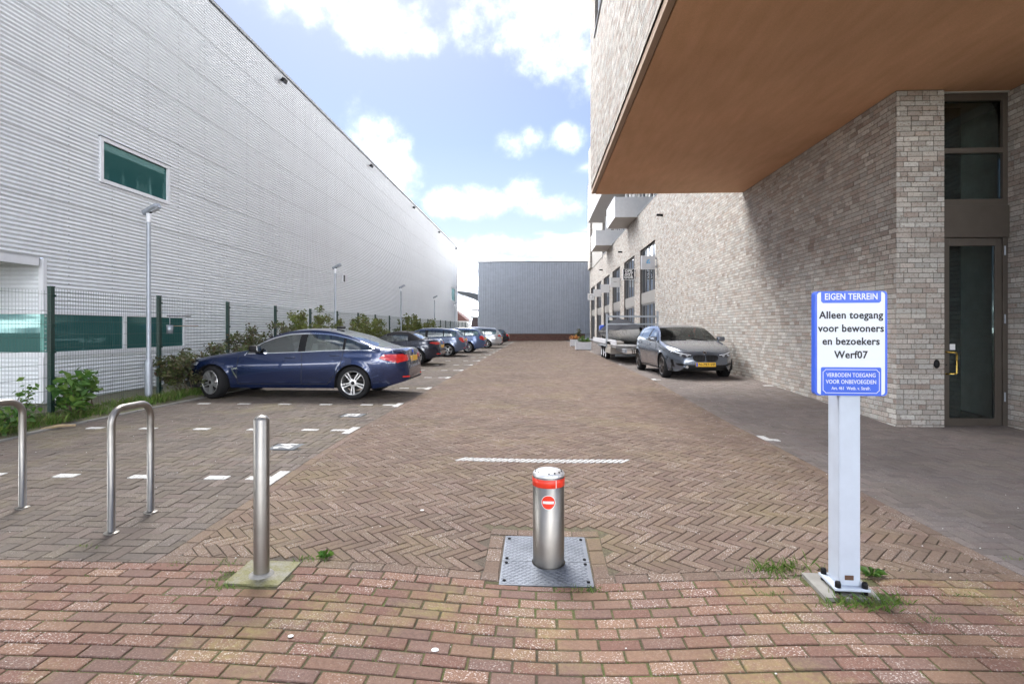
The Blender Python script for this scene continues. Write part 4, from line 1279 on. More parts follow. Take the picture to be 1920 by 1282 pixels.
def hoop(lab, a, b, h, rad=0.026):
    A = Vector((a[0], a[1], G(*a))); B = Vector((b[0], b[1], G(*b)))
    H = thing('bicycle_hoop', lab, 'bicycle stand', (A.x, A.y, A.z), 0, 'steel bicycle hoops left of the lane')
    d = (B - A); d.z = 0; ln = d.length; d.normalize()
    zt = max(A.z, B.z) + h - A.z; c = 0.11
    pts = [Vector((0, 0, -0.1)), Vector((0, 0, zt - c))]
    for k in range(1, 7):
        t = R(90) * k / 6; pts.append(d * (c - c * math.cos(t)) + Vector((0, 0, zt - c + c * math.sin(t))))
    for k in range(0, 7):
        t = R(90) * k / 6; pts.append(d * (ln - c + c * math.sin(t)) + Vector((0, 0, zt - c + c * math.cos(t))))
    pts.append(d * ln + Vector((0, 0, -0.1)))
    MB().tube(pts, rad, 16).obj('bent_tube', M_STEEL, H, True)
    for q in (Vector((0, 0, 0)), d * ln + Vector((0, 0, B.z - A.z))):
        MB().lathe([(0.05, -0.01), (0.05, 0.006), (0.027, 0.012)], 16, Matrix.Translation(q)).obj('foot_ring', M_STEEL, H)
hoop('stainless bicycle hoop standing whole, left of the slim bollard', (-3.115, 3.83), (-3.12, 4.24), 0.885)
hoop('stainless bicycle hoop cut by the left picture edge', (-4.34, 3.86), (-4.25, 4.29), 0.885)

# ------------------------------------------------------------------ the sign
sx, sy = 1.765, 3.19
szg = G(1.77, 3.25)
sgn = thing('parking_sign', 'blue and white EIGEN TERREIN sign on a thick pale post', 'sign', (sx, sy, szg), R(-3))
foot = MB(); 
foot.box((PADS[0] + .004 - sx, PADS[2] + .004 - sy, -0.2), (PADS[1] - .004 - sx, PADS[3] - .004 - sy, 0.012)).obj('concrete_foot', M_CONC, sgn)
for x in (-0.08, 0.0, 0.08):
    MB().lathe([(0.022, 0), (0.022, 0.0025), (0, 0.0025)], 14, Matrix.Translation((x, -0.075, 0.0125))).obj('anchor_hole', simple('rusty hole', (0.09, 0.05, 0.035), 0.9), sgn)
bp = MB().bevbox((-0.095, -0.055, 0.035), (0.095, 0.155, 0.050), 0.004).obj('base_plate', M_POSTWHITE, sgn)
for x in (-0.072, 0.072):
    for y in (-0.036, 0.136):
        MB().lathe([(0.016, -0.03), (0.016, 0.028), (0.012, 0.038), (0, 0.042)], 12, Matrix.Translation((x, y, 0.045))).obj('cap_nut', M_PLASTIC, bp)
post = MB().bevbox((-0.058, -0.02, 0.05), (0.058, 0.115, 1.16), 0.010).obj('post', M_POSTWHITE, sgn)
MB().bevbox((-0.028, -0.0225, 0.085), (0.020, -0.0195, 0.112), 0.002).obj('cable_slot', simple('rusty slot', (0.10,0.05,0.03), 0.8), post)
SW, SH, SZ = 0.388, 0.59, 1.13
def rrect(w_, h_, r_, n=6):
    o = []
    for cx_, cy_, a0 in ((w_/2-r_, h_/2-r_, 0), (-w_/2+r_, h_/2-r_, 90), (-w_/2+r_, -h_/2+r_, 180), (w_/2-r_, -h_/2+r_, 270)):
        for k in range(n + 1):
            t = R(a0 + 90 * k / n); o.append((cx_ + r_ * math.cos(t), cy_ + r_ * math.sin(t)))
    return o
SM = Matrix.Translation((0.0, -0.03, SZ + SH / 2)) @ Matrix.Rotation(R(90), 4, 'X')
box = MB().prism(rrect(SW, SH, 0.022), -0.042, 0.0, SM).obj('sign_box', M_BLUE, sgn)
face = MB().prism(rrect(SW - 0.026, SH - 0.012, 0.018), 0.0, 0.0012, SM).obj('sign_face', M_SIGNWHITE, sgn)
def SMt(x, y, z): return SM @ Matrix.Translation((x, y, z))
hp = [(-0.16, 0.2945), (-0.16, 0.238), (-0.15, 0.228), (0.15, 0.228), (0.16, 0.238), (0.16, 0.2945)]
MB().prism(hp, 0.0012, 0.0022, SM).obj('heading_panel', M_BLUE, face)
lp = rrect(0.322, 0.158, 0.008, 3)
MB().prism([(p[0], p[1] - 0.214) for p in lp], 0.0012, 0.0022, SM).obj('lower_panel', M_BLUE, face)
MB().prism([(-0.161, -0.27), (0.161, -0.27), (0.161, -0.295), (-0.161, -0.295)], 0.0010, 0.0019, SM).obj('lower_strip', M_BLUE, face)
# thin white outline with notched corners
ol = []
W2, H2, nt = 0.150, 0.066, 0.014
for sx_, sy_ in ((1, 1), (-1, 1), (-1, -1), (1, -1)):
    q = [(W2, H2 - nt), (W2 - nt * 0.6, H2 - nt * 0.6), (W2 - nt, H2)]
    if sx_ * sy_ < 0: q = q[::-1]
    ol += [(sx_ * a, sy_ * b - 0.214) for a, b in q]
lb_ = MB()
for i in range(len(ol)):
    a = Vector((*ol[i], 0)); b = Vector((*ol[(i + 1) % len(ol)], 0)); d = (b - a).normalized(); nrm = Vector((-d.y, d.x, 0)) * 0.0016
    a = a - d * 0.001; b = b + d * 0.001
    lb_.add([SM @ (p + Vector((0, 0, 0.0028))) for p in (a - nrm, b - nrm, b + nrm, a + nrm)], [(0, 1, 2, 3)])
lb_.obj('outline', M_SIGNWHITE, face)
text_obj('lettering', 'EIGEN TERREIN', 0.050, M_SIGNWHITE, face, SMt(0, 0.262, 0.0032), bold=0.0008, sx=0.80, space=1.04)
for t, y in (('Alleen toegang', 0.158), ('voor bewoners', 0.083), ('en bezoekers', 0.010), ('Werf07', -0.066)):
    text_obj('lettering', t, 0.058, M_BLACK, face, SMt(0.0, y, 0.002), bold=0.0014, sx=0.92, space=1.06)
for t, y, s in (('VERBODEN TOEGANG', -0.180, 0.032), ('VOOR ONBEVOEGDEN', -0.218, 0.032), ('Art. 461  Wetb. v. Strafr.', -0.254, 0.025)):
    text_obj('lettering', t, s, M_SIGNWHITE, face, SMt(0, y, 0.0032), bold=0.0003, sx=0.78, space=1.04)
# ------------------------------------------------------------------ cars
def curve(pts, x):
    """smooth monotone-ish interpolation through (x, z)"""
    if x <= pts[0][0]: return pts[0][1]
    if x >= pts[-1][0]: return pts[-1][1]
    for i in range(len(pts) - 1):
        if x <= pts[i + 1][0]:
            x0, y0 = pts[i]; x1, y1 = pts[i + 1]
            h = x1 - x0
            def slope(k):
                if k <= 0 or k >= len(pts) - 1: 
                    k0 = max(0, min(len(pts) - 2, k if k <= 0 else k - 1)); return (pts[k0 + 1][1] - pts[k0][1]) / (pts[k0 + 1][0] - pts[k0][0])
                a = (pts[k][1] - pts[k-1][1]) / (pts[k][0] - pts[k-1][0]); b = (pts[k+1][1] - pts[k][1]) / (pts[k+1][0] - pts[k][0])
                return 0 if a * b < 0 else 2 * a * b / (a + b) if abs(a + b) > 1e-9 else 0
            m0, m1 = slope(i), slope(i + 1); t = (x - x0) / h
            return (2*t**3-3*t*t+1)*y0 + (t**3-2*t*t+t)*h*m0 + (-2*t**3+3*t*t)*y1 + (t**3-t*t)*h*m1
def paint(name, c, flake=0.0, rough=0.26):
    x = NT(name); n = x.noise(x.objco(), 3, 3)
    x.col(x.ramp(n, [(0.3, tuple(v * 0.93 for v in c)), (0.7, tuple(min(1, v * 1.05) for v in c))]))
    x.set(Roughness=rough, Metallic=0.45 + flake, Coat_Weight=1.0, Coat_Roughness=0.01)
    return x.m
M_CHROME = simple('chrome trim', (0.75,0.76,0.78), 0.12, 1.0, 0.03)
M_ALLOY = simple('silver alloy', (0.55,0.55,0.55), 0.32, 0.8, 0.06)
M_ALLOYDARK = simple('dark alloy', (0.16,0.15,0.145), 0.35, 0.8, 0.08)
M_HEADLAMP = simple('headlamp housing', (0.45,0.48,0.52), 0.08, 0.4, 0.25, 25, coat=1.0)
M_LAMPDARK = simple('dark lamp interior', (0.05,0.055,0.065), 0.1, 0.3, 0.3, 25, coat=1.0)
M_TAIL = simple('red tail lamp', (0.50,0.015,0.012), 0.12, 0, 0.25, 18, coat=1.0)
M_TAILCLEAR = simple('pale tail lamp', (0.70,0.40,0.36), 0.12, 0, 0.2, 18, coat=1.0)
M_PLATE = simple('yellow number plate', (0.80,0.47,0.02), 0.4, 0, 0.03)
M_SEAT = simple('car seat fabric', (0.03,0.03,0.033), 0.85)
M_SEATPALE = simple('pale leather seat', (0.34,0.31,0.28), 0.6)
M_CLOTHTOP = simple('black canvas top', (0.012,0.012,0.016), 0.9, 0, 0.2, 40, bump=0.3)
M_UNDER = simple('underbody', (0.012,0.012,0.012), 0.9)

def make_car(label, loc, heading, L, W, top, belt, axles, r, pm, A, wind, side_x, rear, rim='five', group='cars parked along the fence',
             soft=None, steer=0.0, front=True, back=True, chrome=False, seat=M_SEAT, bpill=None, sill=0.20, shoulder=0.955, rimmat=None, front_fn=None, rear_fn=None, quick=False, glow=None):
    """top, belt: profiles over d (distance from the nose). wind: (cowl d, roof front d). rear: (roof rear d, glass foot d).
    side_x: (first d, last d) of the side glass. heading: angle of the nose about Z"""
    c = thing('parked_car', label, 'car', loc, heading, group)
    H2 = W / 2
    ds = {0.0, 0.015, 0.04, 0.08, 0.14, 0.22, 0.32, 0.45, L, L - 0.012, L - 0.035, L - 0.07, L - 0.13, L - 0.2, L - 0.3, L - 0.42}
    d = 0.5
    while d < L - 0.4: ds.add(round(d, 3)); d += 0.11
    RA = r + 0.035
    for a in axles:
        for k in range(-10, 11):
            ds.add(round(a + RA * math.sin(math.pi / 2 * k / 10), 4))
        ds.add(round(a - RA - 0.012, 4)); ds.add(round(a + RA + 0.012, 4))
    for q in list(wind) + list(rear) + list(side_x) + ([q_ for b in bpill for q_ in b] if bpill else []): ds.add(round(q, 4))
    ds = sorted(ds)
    # drop near-duplicates but keep named ones
    keep = set(round(q, 4) for q in list(wind) + list(rear) + list(side_x) + ([q_ for b in bpill for q_ in b] if bpill else []))
    dd = []
    for q in ds:
        if dd and q - dd[-1] < 0.006 and q not in keep: continue
        if dd and q - dd[-1] < 0.006: dd[-1] = q; continue
        dd.append(q)
    ds = dd
    NS, NU, NA = 11, 6, 6
    def plan(d):
        f = 1.0
        if d < 0.9: f -= A[0] * (1 - d / 0.9) ** 2.5
        e = L - d
        if e < 0.8: f -= (A[1] + 0.08) * (1 - e / 0.8) ** 2.5
        return H2 * f
    def side_k(u):
        return curve([(0, 0.93), (0.12, 0.962), (0.30, 0.985), (0.55, 1.0), (0.74, 0.996), (0.80, 0.982), (0.92, 0.972), (1.0, shoulder)], u)
    rows = []
    def zlow(d):
        z = sill + 0.02
        if d < 0.35: z = sill + 0.02 - 0.01 + 0.10 * (1 - d / 0.35) ** 3
        e = L - d
        if e < 0.6: z = sill + 0.03 + 0.14 * (1 - e / 0.6) ** 1.6
        for a in axles:
            if abs(d - a) < RA: z = max(z, r + math.sqrt(RA * RA - (d - a) ** 2))
        return z
    for d in ds:
        zb = curve(belt, d); zt = max(curve(top, d), zb + 0.012); hw = plan(d); z0 = min(zlow(d), zb - 0.03)
        dl = zt - zb
        k = 0.55 + 0.36 * sst(0.06, 0.30, dl)
        ze = zb + dl * k
        yb = hw * side_k(1.0)
        ye = yb - 0.045 - 0.46 * max(0, ze - zb)
        ye = max(0.25 * hw, ye)
        pr = []
        for i in range(NS + 1):
            t = i / NS; z = z0 + (zb - z0) * t
            u = max(0.0, (z - sill) / max(0.05, zb - sill))
            y = hw * side_k(u)
            # arch flare
            for a in axles:
                q = abs(d - a)
                if q < RA + 0.05 and z < r + RA + 0.1:
                    rr = math.hypot(d - a, z - r)
                    y += 0.012 * max(0, 1 - abs(rr - RA) / 0.07)
            pr.append((y, z))
        for i in range(1, NU + 1):
            t = i / NU
            y = yb + (ye - yb) * t; z = zb + (ze - zb) * t
            y += 0.03 * math.sin(math.pi * t) * sst(0.1, 0.4, dl)
            pr.append((y, z))
        for i in range(1, NA + 1):
            t = i / NA
            pr.append((ye * (1 - t), ze + (zt - ze) * (1 - (1 - t) ** 2.2)))
        rows.append(pr)
    NR = len(rows[0])
    V = []; X = lambda d: L / 2 - d
    idx = {}
    for i, (d, pr) in enumerate(zip(ds, rows)):
        for j, (y, z) in enumerate(pr):
            idx[(i, j, 1)] = len(V); V.append((X(d), y, z))
            if j == NR - 1: idx[(i, j, -1)] = idx[(i, j, 1)]
            else: idx[(i, j, -1)] = len(V); V.append((X(d), -y, z))
    regs = {}
    def region(i, j):
        dm = (ds[i] + ds[i + 1]) / 2
        if soft and soft[0] < dm < soft[1] and j >= NS:
            if side_x[0] < dm < side_x[1] and NS <= j < NS + NU - 2: return 'side_window'
            if j >= NS + NU and rear[0] + 0.0 < dm < rear[1] - 0.02 and j >= NS + NU + 1: return 'rear_window'
            return 'soft_top'
        if NS <= j < NS + NU - 1 and side_x[0] < dm < side_x[1]:
            if bpill and any(a < dm < b for a, b in bpill): return 'pillar'
            return 'side_window'
        if j >= NS + NU and wind[0] < dm < wind[1]: return 'windscreen'
        if j >= NS + NU + 1 and rear[0] < dm < rear[1]: return 'rear_window'
        return 'body'
    def piece(g, i, s_):
        if g not in ('side_window', 'pillar'): return 0
        dm = (ds[i] + ds[i + 1]) / 2; k = sum(1 for a, b in (bpill or ()) if dm > a)
        return s_ * (k + 1)
    for i in range(len(ds) - 1):
        for j in range(NR - 1):
            g = region(i, j)
            a, b, cc, e = idx[(i, j, 1)], idx[(i + 1, j, 1)], idx[(i + 1, j + 1, 1)], idx[(i, j + 1, 1)]
            q = [a, e, cc, b]
            q = [q[0]] + [p for n_, p in enumerate(q[1:]) if p != q[n_]]
            regs.setdefault((g, piece(g, i, 1)), []).append(tuple(q))
            a, b, cc, e = idx[(i, j, -1)], idx[(i + 1, j, -1)], idx[(i + 1, j + 1, -1)], idx[(i, j + 1, -1)]
            regs.setdefault((g, piece(g, i, -1)), []).append((a, b, cc, e))
    for i, s_ in ((0, 1), (len(ds) - 1, -1)):
        cap = [idx[(i, j, 1)] for j in range(NR)] + [idx[(i, j, -1)] for j in range(NR - 2, -1, -1)]
        regs.setdefault(('body', 0), []).append(tuple(cap if s_ > 0 else cap[::-1]))
    allf = [f for fs in regs.values() for f in fs]
    bvh = BVHTree.FromPolygons([Vector(p) for p in V], allf)
    def emit(name, fs, m):
        used = sorted({i for f in fs for i in f}); mp = {u: k for k, u in enumerate(used)}
        o = obj(name, [V[u] for u in used], [tuple(mp[i] for i in f) for f in fs], m, c, True)
        smooth_by_angle(o.data, 0.75)
        return o
    mats = {'body': pm, 'side_window': M_CARGLASS, 'windscreen': M_SCREEN, 'rear_window': M_CARGLASS, 'pillar': M_PLASTIC, 'soft_top': M_CLOTHTOP}
    body = None
    for (g, s_), fs in regs.items():
        o = emit(g, fs, mats[g])
        if g == 'body': body = o
    # projection of flat outlines on to the body
    def ray(phi, u, z, off):
        n_ = Vector((math.cos(phi), math.sin(phi), 0)); uv = Vector((-math.sin(phi), math.cos(phi), 0))
        o_ = n_ * 6 + uv * u + Vector((0, 0, z))
        h = bvh.ray_cast(o_, -n_)
        if h[0] is None:
            h = bvh.find_nearest(uv * u + n_ * (L / 2 if abs(math.cos(phi)) > 0.7 else W / 2) + Vector((0, 0, z)))
        return h[0] + n_ * off
    def patch(name, outl, phi, off, m, parent=None, depth=0.02, fine=0.05):
        bm = bmesh.new()
        vs = [bm.verts.new((p[0], p[1], 0)) for p in outl]
        f = bm.faces.new(vs)
        bmesh.ops.triangulate(bm, faces=[f])
        for _ in range(4):
            es = [e for e in bm.edges if e.calc_length() > fine]
            if not es: break
            bmesh.ops.subdivide_edges(bm, edges=es, cuts=1, use_grid_fill=False)
            bmesh.ops.triangulate(bm, faces=bm.faces[:])
        bd = [e for e in bm.edges if e.is_boundary]
        n_ = Vector((math.cos(phi), math.sin(phi), 0))
        for v in bm.verts: v.co = ray(phi, v.co.x, v.co.y, off)
        ex = bmesh.ops.extrude_edge_only(bm, edges=bd)
        for v in [g for g in ex['geom'] if isinstance(g, bmesh.types.BMVert)]: v.co -= n_ * depth
        bmesh.ops.recalc_face_normals(bm, faces=bm.faces[:])
        me = bpy.data.meshes.new(name); bm.to_mesh(me); bm.free(); me.materials.append(m)
        smooth_by_angle(me, 0.6)
        return put(bpy.data.objects.new(name, me), parent or c)
    def line(name, pts, phi, wd, m, off=0.0015, parent=None):
        # resample
        P = []
        for a, b in zip(pts, pts[1:]):
            n_ = max(1, int(math.hypot(b[0] - a[0], b[1] - a[1]) / 0.05))
            P += [(a[0] + (b[0] - a[0]) * k / n_, a[1] + (b[1] - a[1]) * k / n_) for k in range(n_)]
        P.append(pts[-1])
        Vv = []; Ff = []
        for i, p in enumerate(P):
            q = P[min(i + 1, len(P) - 1)]; o_ = P[max(i - 1, 0)]
            t = Vector((q[0] - o_[0], q[1] - o_[1])); t = t.normalized() if t.length else Vector((1, 0)); n_ = Vector((-t.y, t.x)) * wd / 2
            Vv += [ray(phi, p[0] + n_.x, p[1] + n_.y, off), ray(phi, p[0] - n_.x, p[1] - n_.y, off)]
        Ff = [(2*i, 2*i+2, 2*i+3, 2*i+1) for i in range(len(P) - 1)]
        return obj(name, Vv, Ff, m, parent or c)
    tools = dict(c=c, patch=patch, line=line, ray=ray, L=L, W=W, X=X, bvh=bvh, body=body)
    # underbody, liners, wheels
    ub = MB()
    ub.box((-L / 2 + 0.45, -H2 + 0.12, sill + 0.02), (L / 2 - 0.3, H2 - 0.12, sill + 0.16))
    ub.obj('underbody', M_UNDER, c)
    for a in axles:
        for s_ in (1, -1):
            V2 = []; F2 = []; yo, yi = (plan(a) * 0.985) * s_, (H2 - 0.36) * s_
            for k in range(15):
                t = math.pi * (k - 1) / 12
                V2 += [(X(a) + RA * math.cos(t), yo, max(sill - .02, r + RA * math.sin(t))), (X(a) + RA * math.cos(t), yi, max(sill - .02, r + RA * math.sin(t)))]
            F2 = [(2*k, 2*k+1, 2*k+3, 2*k+2) for k in range(14)] + [tuple(2*k+1 for k in range(15))]
            obj('wheel_liner', V2, F2, M_UNDER, c)
    wid = 0.215
    for ai, a in enumerate(axles):
        for s_ in (1, -1):
            st_ = steer if ai == 0 else 0.0
            # wheel axis local Z outward; place
            Mw = Matrix.Translation((X(a), s_ * (plan(a) * 0.995 - wid / 2 - 0.012), r)) @ Matrix.Rotation(st_, 4, 'Z') @ Matrix.Rotation(R(-90) * s_, 4, 'X')
            h2 = wid / 2
            wh = MB().lathe([(0.0, -0.05), (0.15, -0.05), (0.155, -0.02), (0.155, 0.0), (0.06, 0.0), (0.06, 0.03), (0.0, 0.03)], 20, Mw).obj('wheel', M_ALLOYDARK, c, True)
            MB().lathe([(r * 0.66, -h2), (r * 0.80, -h2), (r * 0.955, -h2 + 0.012), (r, -h2 + 0.035), (r, h2 - 0.035), (r * 0.955, h2 - 0.012), (r * 0.82, h2), (r * 0.715, h2 - 0.004), (r * 0.70, h2 - 0.02), (r * 0.66, -h2)], 36, Mw).obj('tyre', M_RUBBER, wh, True)
            rm = MB()
            rm.lathe([(r * 0.725, h2 - 0.006), (r * 0.70, h2 + 0.001), (r * 0.665, h2 - 0.005), (r * 0.65, h2 - 0.03), (r * 0.62, -0.02), (r * 0.60, -0.06)], 36, Mw)
            ns = {'five': 5, 'multi': 7, 'ten': 10}.get(rim, 5)
            for k in range(ns):
                a0 = 2 * math.pi * k / ns + 0.3
                offs = (-0.030, 0.030) if rim == 'five' else ((-0.035, 0.035) if rim == 'multi' else (0.0,))
                for of in offs:
                    Ms = Mw @ Matrix.Rotation(a0, 4, 'Z')
                    w0, w1 = (0.020, 0.024)
                    rm.add([Ms @ Vector(p) for p in ((0.04, of * 0.5 - w0/2, h2 - 0.012), (r * 0.67, of * 1.0 - w1/2, h2 - 0.010), (r * 0.67, of * 1.0 + w1/2, h2 - 0.010), (0.04, of * 0.5 + w0/2, h2 - 0.012),
                                                     (0.04, of * 0.5 - w0/2, h2 - 0.05), (r * 0.67, of * 1.0 - w1/2, h2 - 0.05), (r * 0.67, of * 1.0 + w1/2, h2 - 0.05), (0.04, of * 0.5 + w0/2, h2 - 0.05))],
                           [(0,1,2,3),(0,4,5,1),(3,2,6,7),(4,7,6,5)])
            rm.lathe([(0.075, h2 - 0.05), (0.072, h2 - 0.012), (0.045, h2 - 0.008), (0.0, h2 - 0.008)], 20, Mw)
            rm.obj('rim', rimmat or M_ALLOY, wh, 'auto')
            MB().lathe([(0.036, h2 - 0.008), (0.034, h2 - 0.003), (0.0, h2 - 0.003)], 16, Mw).obj('hub_cap', M_PLASTIC, wh)
    # seats, dash
    fl = sill + 0.12
    cab0, cab1 = wind[1], rear[0]
    st = MB()
    sx_ = [wind[1] + 0.25] + ([min(wind[1] + 1.05, rear[0] - 0.15)] if not soft else [])
    for q in sx_:
        for s_ in (1, -1):
            Mx = Matrix.Translation((X(q), s_ * W * 0.205, fl))
            st.bevbox((-0.25, -0.24, 0.05), (0.27, 0.24, 0.30), 0.05, Mx)
            st.bevbox((-0.08, -0.23, 0.0), (0.06, 0.23, 0.62), 0.05, Mx @ Matrix.Translation((-0.25, 0, 0.16)) @ Matrix.Rotation(R(-14), 4, 'Y'))
            if q == sx_[0]: st.bevbox((-0.05, -0.12, 0.0), (0.04, 0.12, 0.17), 0.03, Mx @ Matrix.Translation((-0.43, 0, 0.80)) @ Matrix.Rotation(R(-10), 4, 'Y'))
    st.obj('seat', seat, c, 'auto')
    dz_ = curve(belt, wind[0] + 0.2)
    MB().bevbox((X(wind[1] + 0.02), -H2 + 0.2, dz_ - 0.3), (X(wind[0] + 0.15), H2 - 0.2, dz_ - 0.03), 0.05).obj('dashboard', M_SEAT, c, 'auto')
    tw = MB(); Mx = Matrix.Translation((X(wind[1] + 0.18), W * 0.205, dz_ - 0.03)) @ Matrix.Rotation(R(65), 4, 'Y')
    tw.tube([Mx @ Vector((0.18 * math.cos(t * math.pi / 10), 0.18 * math.sin(t * math.pi / 10), 0)) for t in range(21)], 0.016, 8, False)
    tw.box((-0.16, -0.02, -0.02), (0.16, 0.02, 0.02), Mx); tw.obj('steering_wheel', M_SEAT, c)
    # door mirrors
    for s_ in (1, -1):
        q = wind[0] + 0.28; zz = curve(belt, q) + 0.06
        y = plan(q) * shoulder
        mr = MB().bevbox((-0.07, -0.01, -0.055), (0.09, 0.19, 0.075), 0.04, Matrix.Translation((X(q), y * s_, zz + 0.02)) @ Matrix.Diagonal((1, s_, 1, 1)))
        mr.box((-0.03, -0.05, -0.06), (0.05, 0.02, -0.02), Matrix.Translation((X(q), y * s_, zz)) @ Matrix.Diagonal((1, s_, 1, 1)))
        mo = mr.obj('door_mirror', pm if not chrome else M_PLASTIC, c, 'auto')
        MB().box((-0.076, 0.02, -0.035), (-0.070, 0.17, 0.06), Matrix.Translation((X(q), y * s_, zz + 0.02)) @ Matrix.Diagonal((1, s_, 1, 1))).obj('mirror_glass', M_CHROME, mo)
    # door seams, handles, sills
    bp = (bpill[0][0] + bpill[0][1]) / 2 if bpill else (side_x[0] + side_x[1]) / 2 + 0.3
    for s_ in (1, -1):
        ph = R(90) * s_
        U = lambda d: -s_ * X(d)
        lo = sill + 0.10
        f0 = axles[0] + RA + 0.12; r0 = axles[1] - RA + 0.02
        if not quick:
            line('door_seam', [(U(f0 + 0.06), curve(belt, f0) - 0.02), (U(f0 + 0.02), lo + 0.25), (U(f0 + 0.04), lo), (U(bp), lo), (U(bp + 0.02), lo + 0.35), (U(bp), curve(belt, bp) - 0.005)], ph, 0.011, M_BLACK)
            line('door_seam', [(U(bp), lo), (U(r0 - 0.16), lo), (U(r0 - 0.05), r + 0.12), (U(r0 + 0.10), r + RA * 0.92), (U(r0 + 0.16), curve(belt, r0 + .2) - 0.005)], ph, 0.011, M_BLACK)
        for q in ((bp - 0.22, 0), (r0 - 0.02, 1)) if not soft else ((bp - 0.2, 0),):
            zz = curve(belt, q[0]) - 0.10
            hx = MB().bevbox((-0.10, -0.006, -0.014), (0.10, 0.028, 0.014), 0.010, Matrix.Translation(ray(ph, U(q[0]), zz, 0.0)) @ Matrix.Diagonal((1, s_, 1, 1)))
            hx.obj('door_handle', pm, c, 'auto')
        patch('sill', [(U(axles[0] + RA + .04), sill + 0.035), (U(axles[1] - RA - .04), sill + 0.035), (U(axles[1] - RA - .06), sill + 0.075), (U(axles[0] + RA + .06), sill + 0.075)], ph, 0.006, M_PLASTIC if not chrome else pm, depth=0.03, fine=0.3)
        if chrome:
            a0, b0 = side_x
            zt_ = lambda q: rows_edge(q)
            pts = []
            def edge(q):
                zb = curve(belt, q); zt = max(curve(top, q), zb + 0.012); dl = zt - zb; k = 0.55 + 0.36 * sst(0.06, 0.30, dl); return zb, zb + dl * k * (NU - 1) / NU
            n_ = 40
            upr = [(U(a0 + (b0 - a0) * k / n_), edge(a0 + (b0 - a0) * k / n_)[1] + 0.004) for k in range(n_ + 1)]
            lwr = [(U(a0 + (b0 - a0) * k / n_), edge(a0 + (b0 - a0) * k / n_)[0] - 0.004) for k in range(n_ + 1)]
            line('window_trim', [(U(a0 - 0.06), lwr[0][1] - 0.03)] + upr, ph, 0.026, M_CHROME, 0.006)
            line('window_trim', lwr, ph, 0.014, M_CHROME, 0.006)
            line('window_trim', [upr[-1], (U(b0 + 0.02), (upr[-1][1] + lwr[-1][1]) / 2), lwr[-1]], ph, 0.04, M_CHROME, 0.006)
    if front_fn: front_fn(tools)
    if rear_fn: rear_fn(tools)
    return c

def plate(t, phi, u, z, txt=None, w=0.52, h=0.11, off=0.012):
    base = t['ray'](phi, u, z, 0)
    n_ = Vector((math.cos(phi), math.sin(phi), 0)); uv = Vector((-math.sin(phi), math.cos(phi), 0))
    M = Matrix((( uv.x, 0, n_.x, base.x), (uv.y, 0, n_.y, base.y), (0, 1, 0, base.z), (0, 0, 0, 1)))
    p = MB().prism(rrect(w, h, 0.01, 3), -0.02, off, M).obj('number_plate', M_PLATE, t['c'])
    MB().prism([(-w/2 + .006, -h/2 + .006), (-w/2 + 0.045, -h/2 + .006), (-w/2 + 0.045, h/2 - .006), (-w/2 + .006, h/2 - .006)], off - 0.001, off + 0.001, M).obj('country_strip', M_BLUE, p)
    if txt: text_obj('lettering', txt, 0.100, M_BLACK, p, M @ Matrix.Translation((0.022, 0.0, off + 0.002)), bold=0.0, sx=0.95, space=1.10)
    return p
def mir(o): return [(-a, b) for a, b in o][::-1]

# rear dressing shared by the cars seen from behind
def rear_std(lamp_side, lamp_rear, plz=0.75, clear=False, exhaust=True, bump=True, fog=True, badge=True):
    def fn(t):
        L = t['L']; X = t['X']
        for s_ in (1, -1):
            ph = R(90) * s_
            lo = t['patch']('tail_lamp', [(-s_ * X(d), z) for d, z in lamp_side], ph, 0.010, M_TAIL)
            t['patch']('lamp_lens', [(-s_ * 1 * y * 1, z) if False else (y * s_, z) for y, z in lamp_rear], R(180), 0.010, M_TAIL, lo)
            if clear:
                cy = sum(p[0] for p in lamp_rear) / len(lamp_rear); cz = sum(p[1] for p in lamp_rear) / len(lamp_rear)
                t['patch']('reverse_lens', [((cy + 0.05 * math.cos(k)) * s_, cz - 0.02 + 0.04 * math.sin(k)) for k in [i * math.pi / 4 for i in range(8)]], R(180), 0.014, M_TAILCLEAR, lo)
            if fog: t['patch']('reflector', [(s_ * y, z) for y, z in ((0.50, 0.42), (0.66, 0.42), (0.66, 0.45), (0.50, 0.45))], R(180), 0.006, M_TAIL)
        plate(t, R(180), 0, plz)
        t['line']('boot_seam', [(-0.62, plz + 0.16), (-0.60, plz - 0.10), (0.60, plz - 0.10), (0.62, plz + 0.16)], R(180), 0.008, M_BLACK)
        t['patch']('rear_diffuser', [(-0.55, 0.30), (0.55, 0.30), (0.50, 0.40), (-0.50, 0.40)], R(180), 0.006, M_PLASTIC)
        if exhaust:
            for y in (0.45, 0.36) : pass
            b = t['ray'](R(180), 0.50, 0.34, 0)
            MB().tube([b + Vector((0.1, 0, 0)), b + Vector((-0.03, 0, 0))], 0.035, 12).obj('exhaust', M_CHROME, t['c'])
        if badge:
            b = t['ray'](R(180), 0, plz + 0.14, 0.0)
            MB().lathe([(0.04, 0), (0.04, 0.012), (0.0, 0.014)], 16, Matrix.Translation(b) @ Matrix.Rotation(R(-90), 4, 'Y')).obj('badge', M_BLUE, t['c'])
    return fn
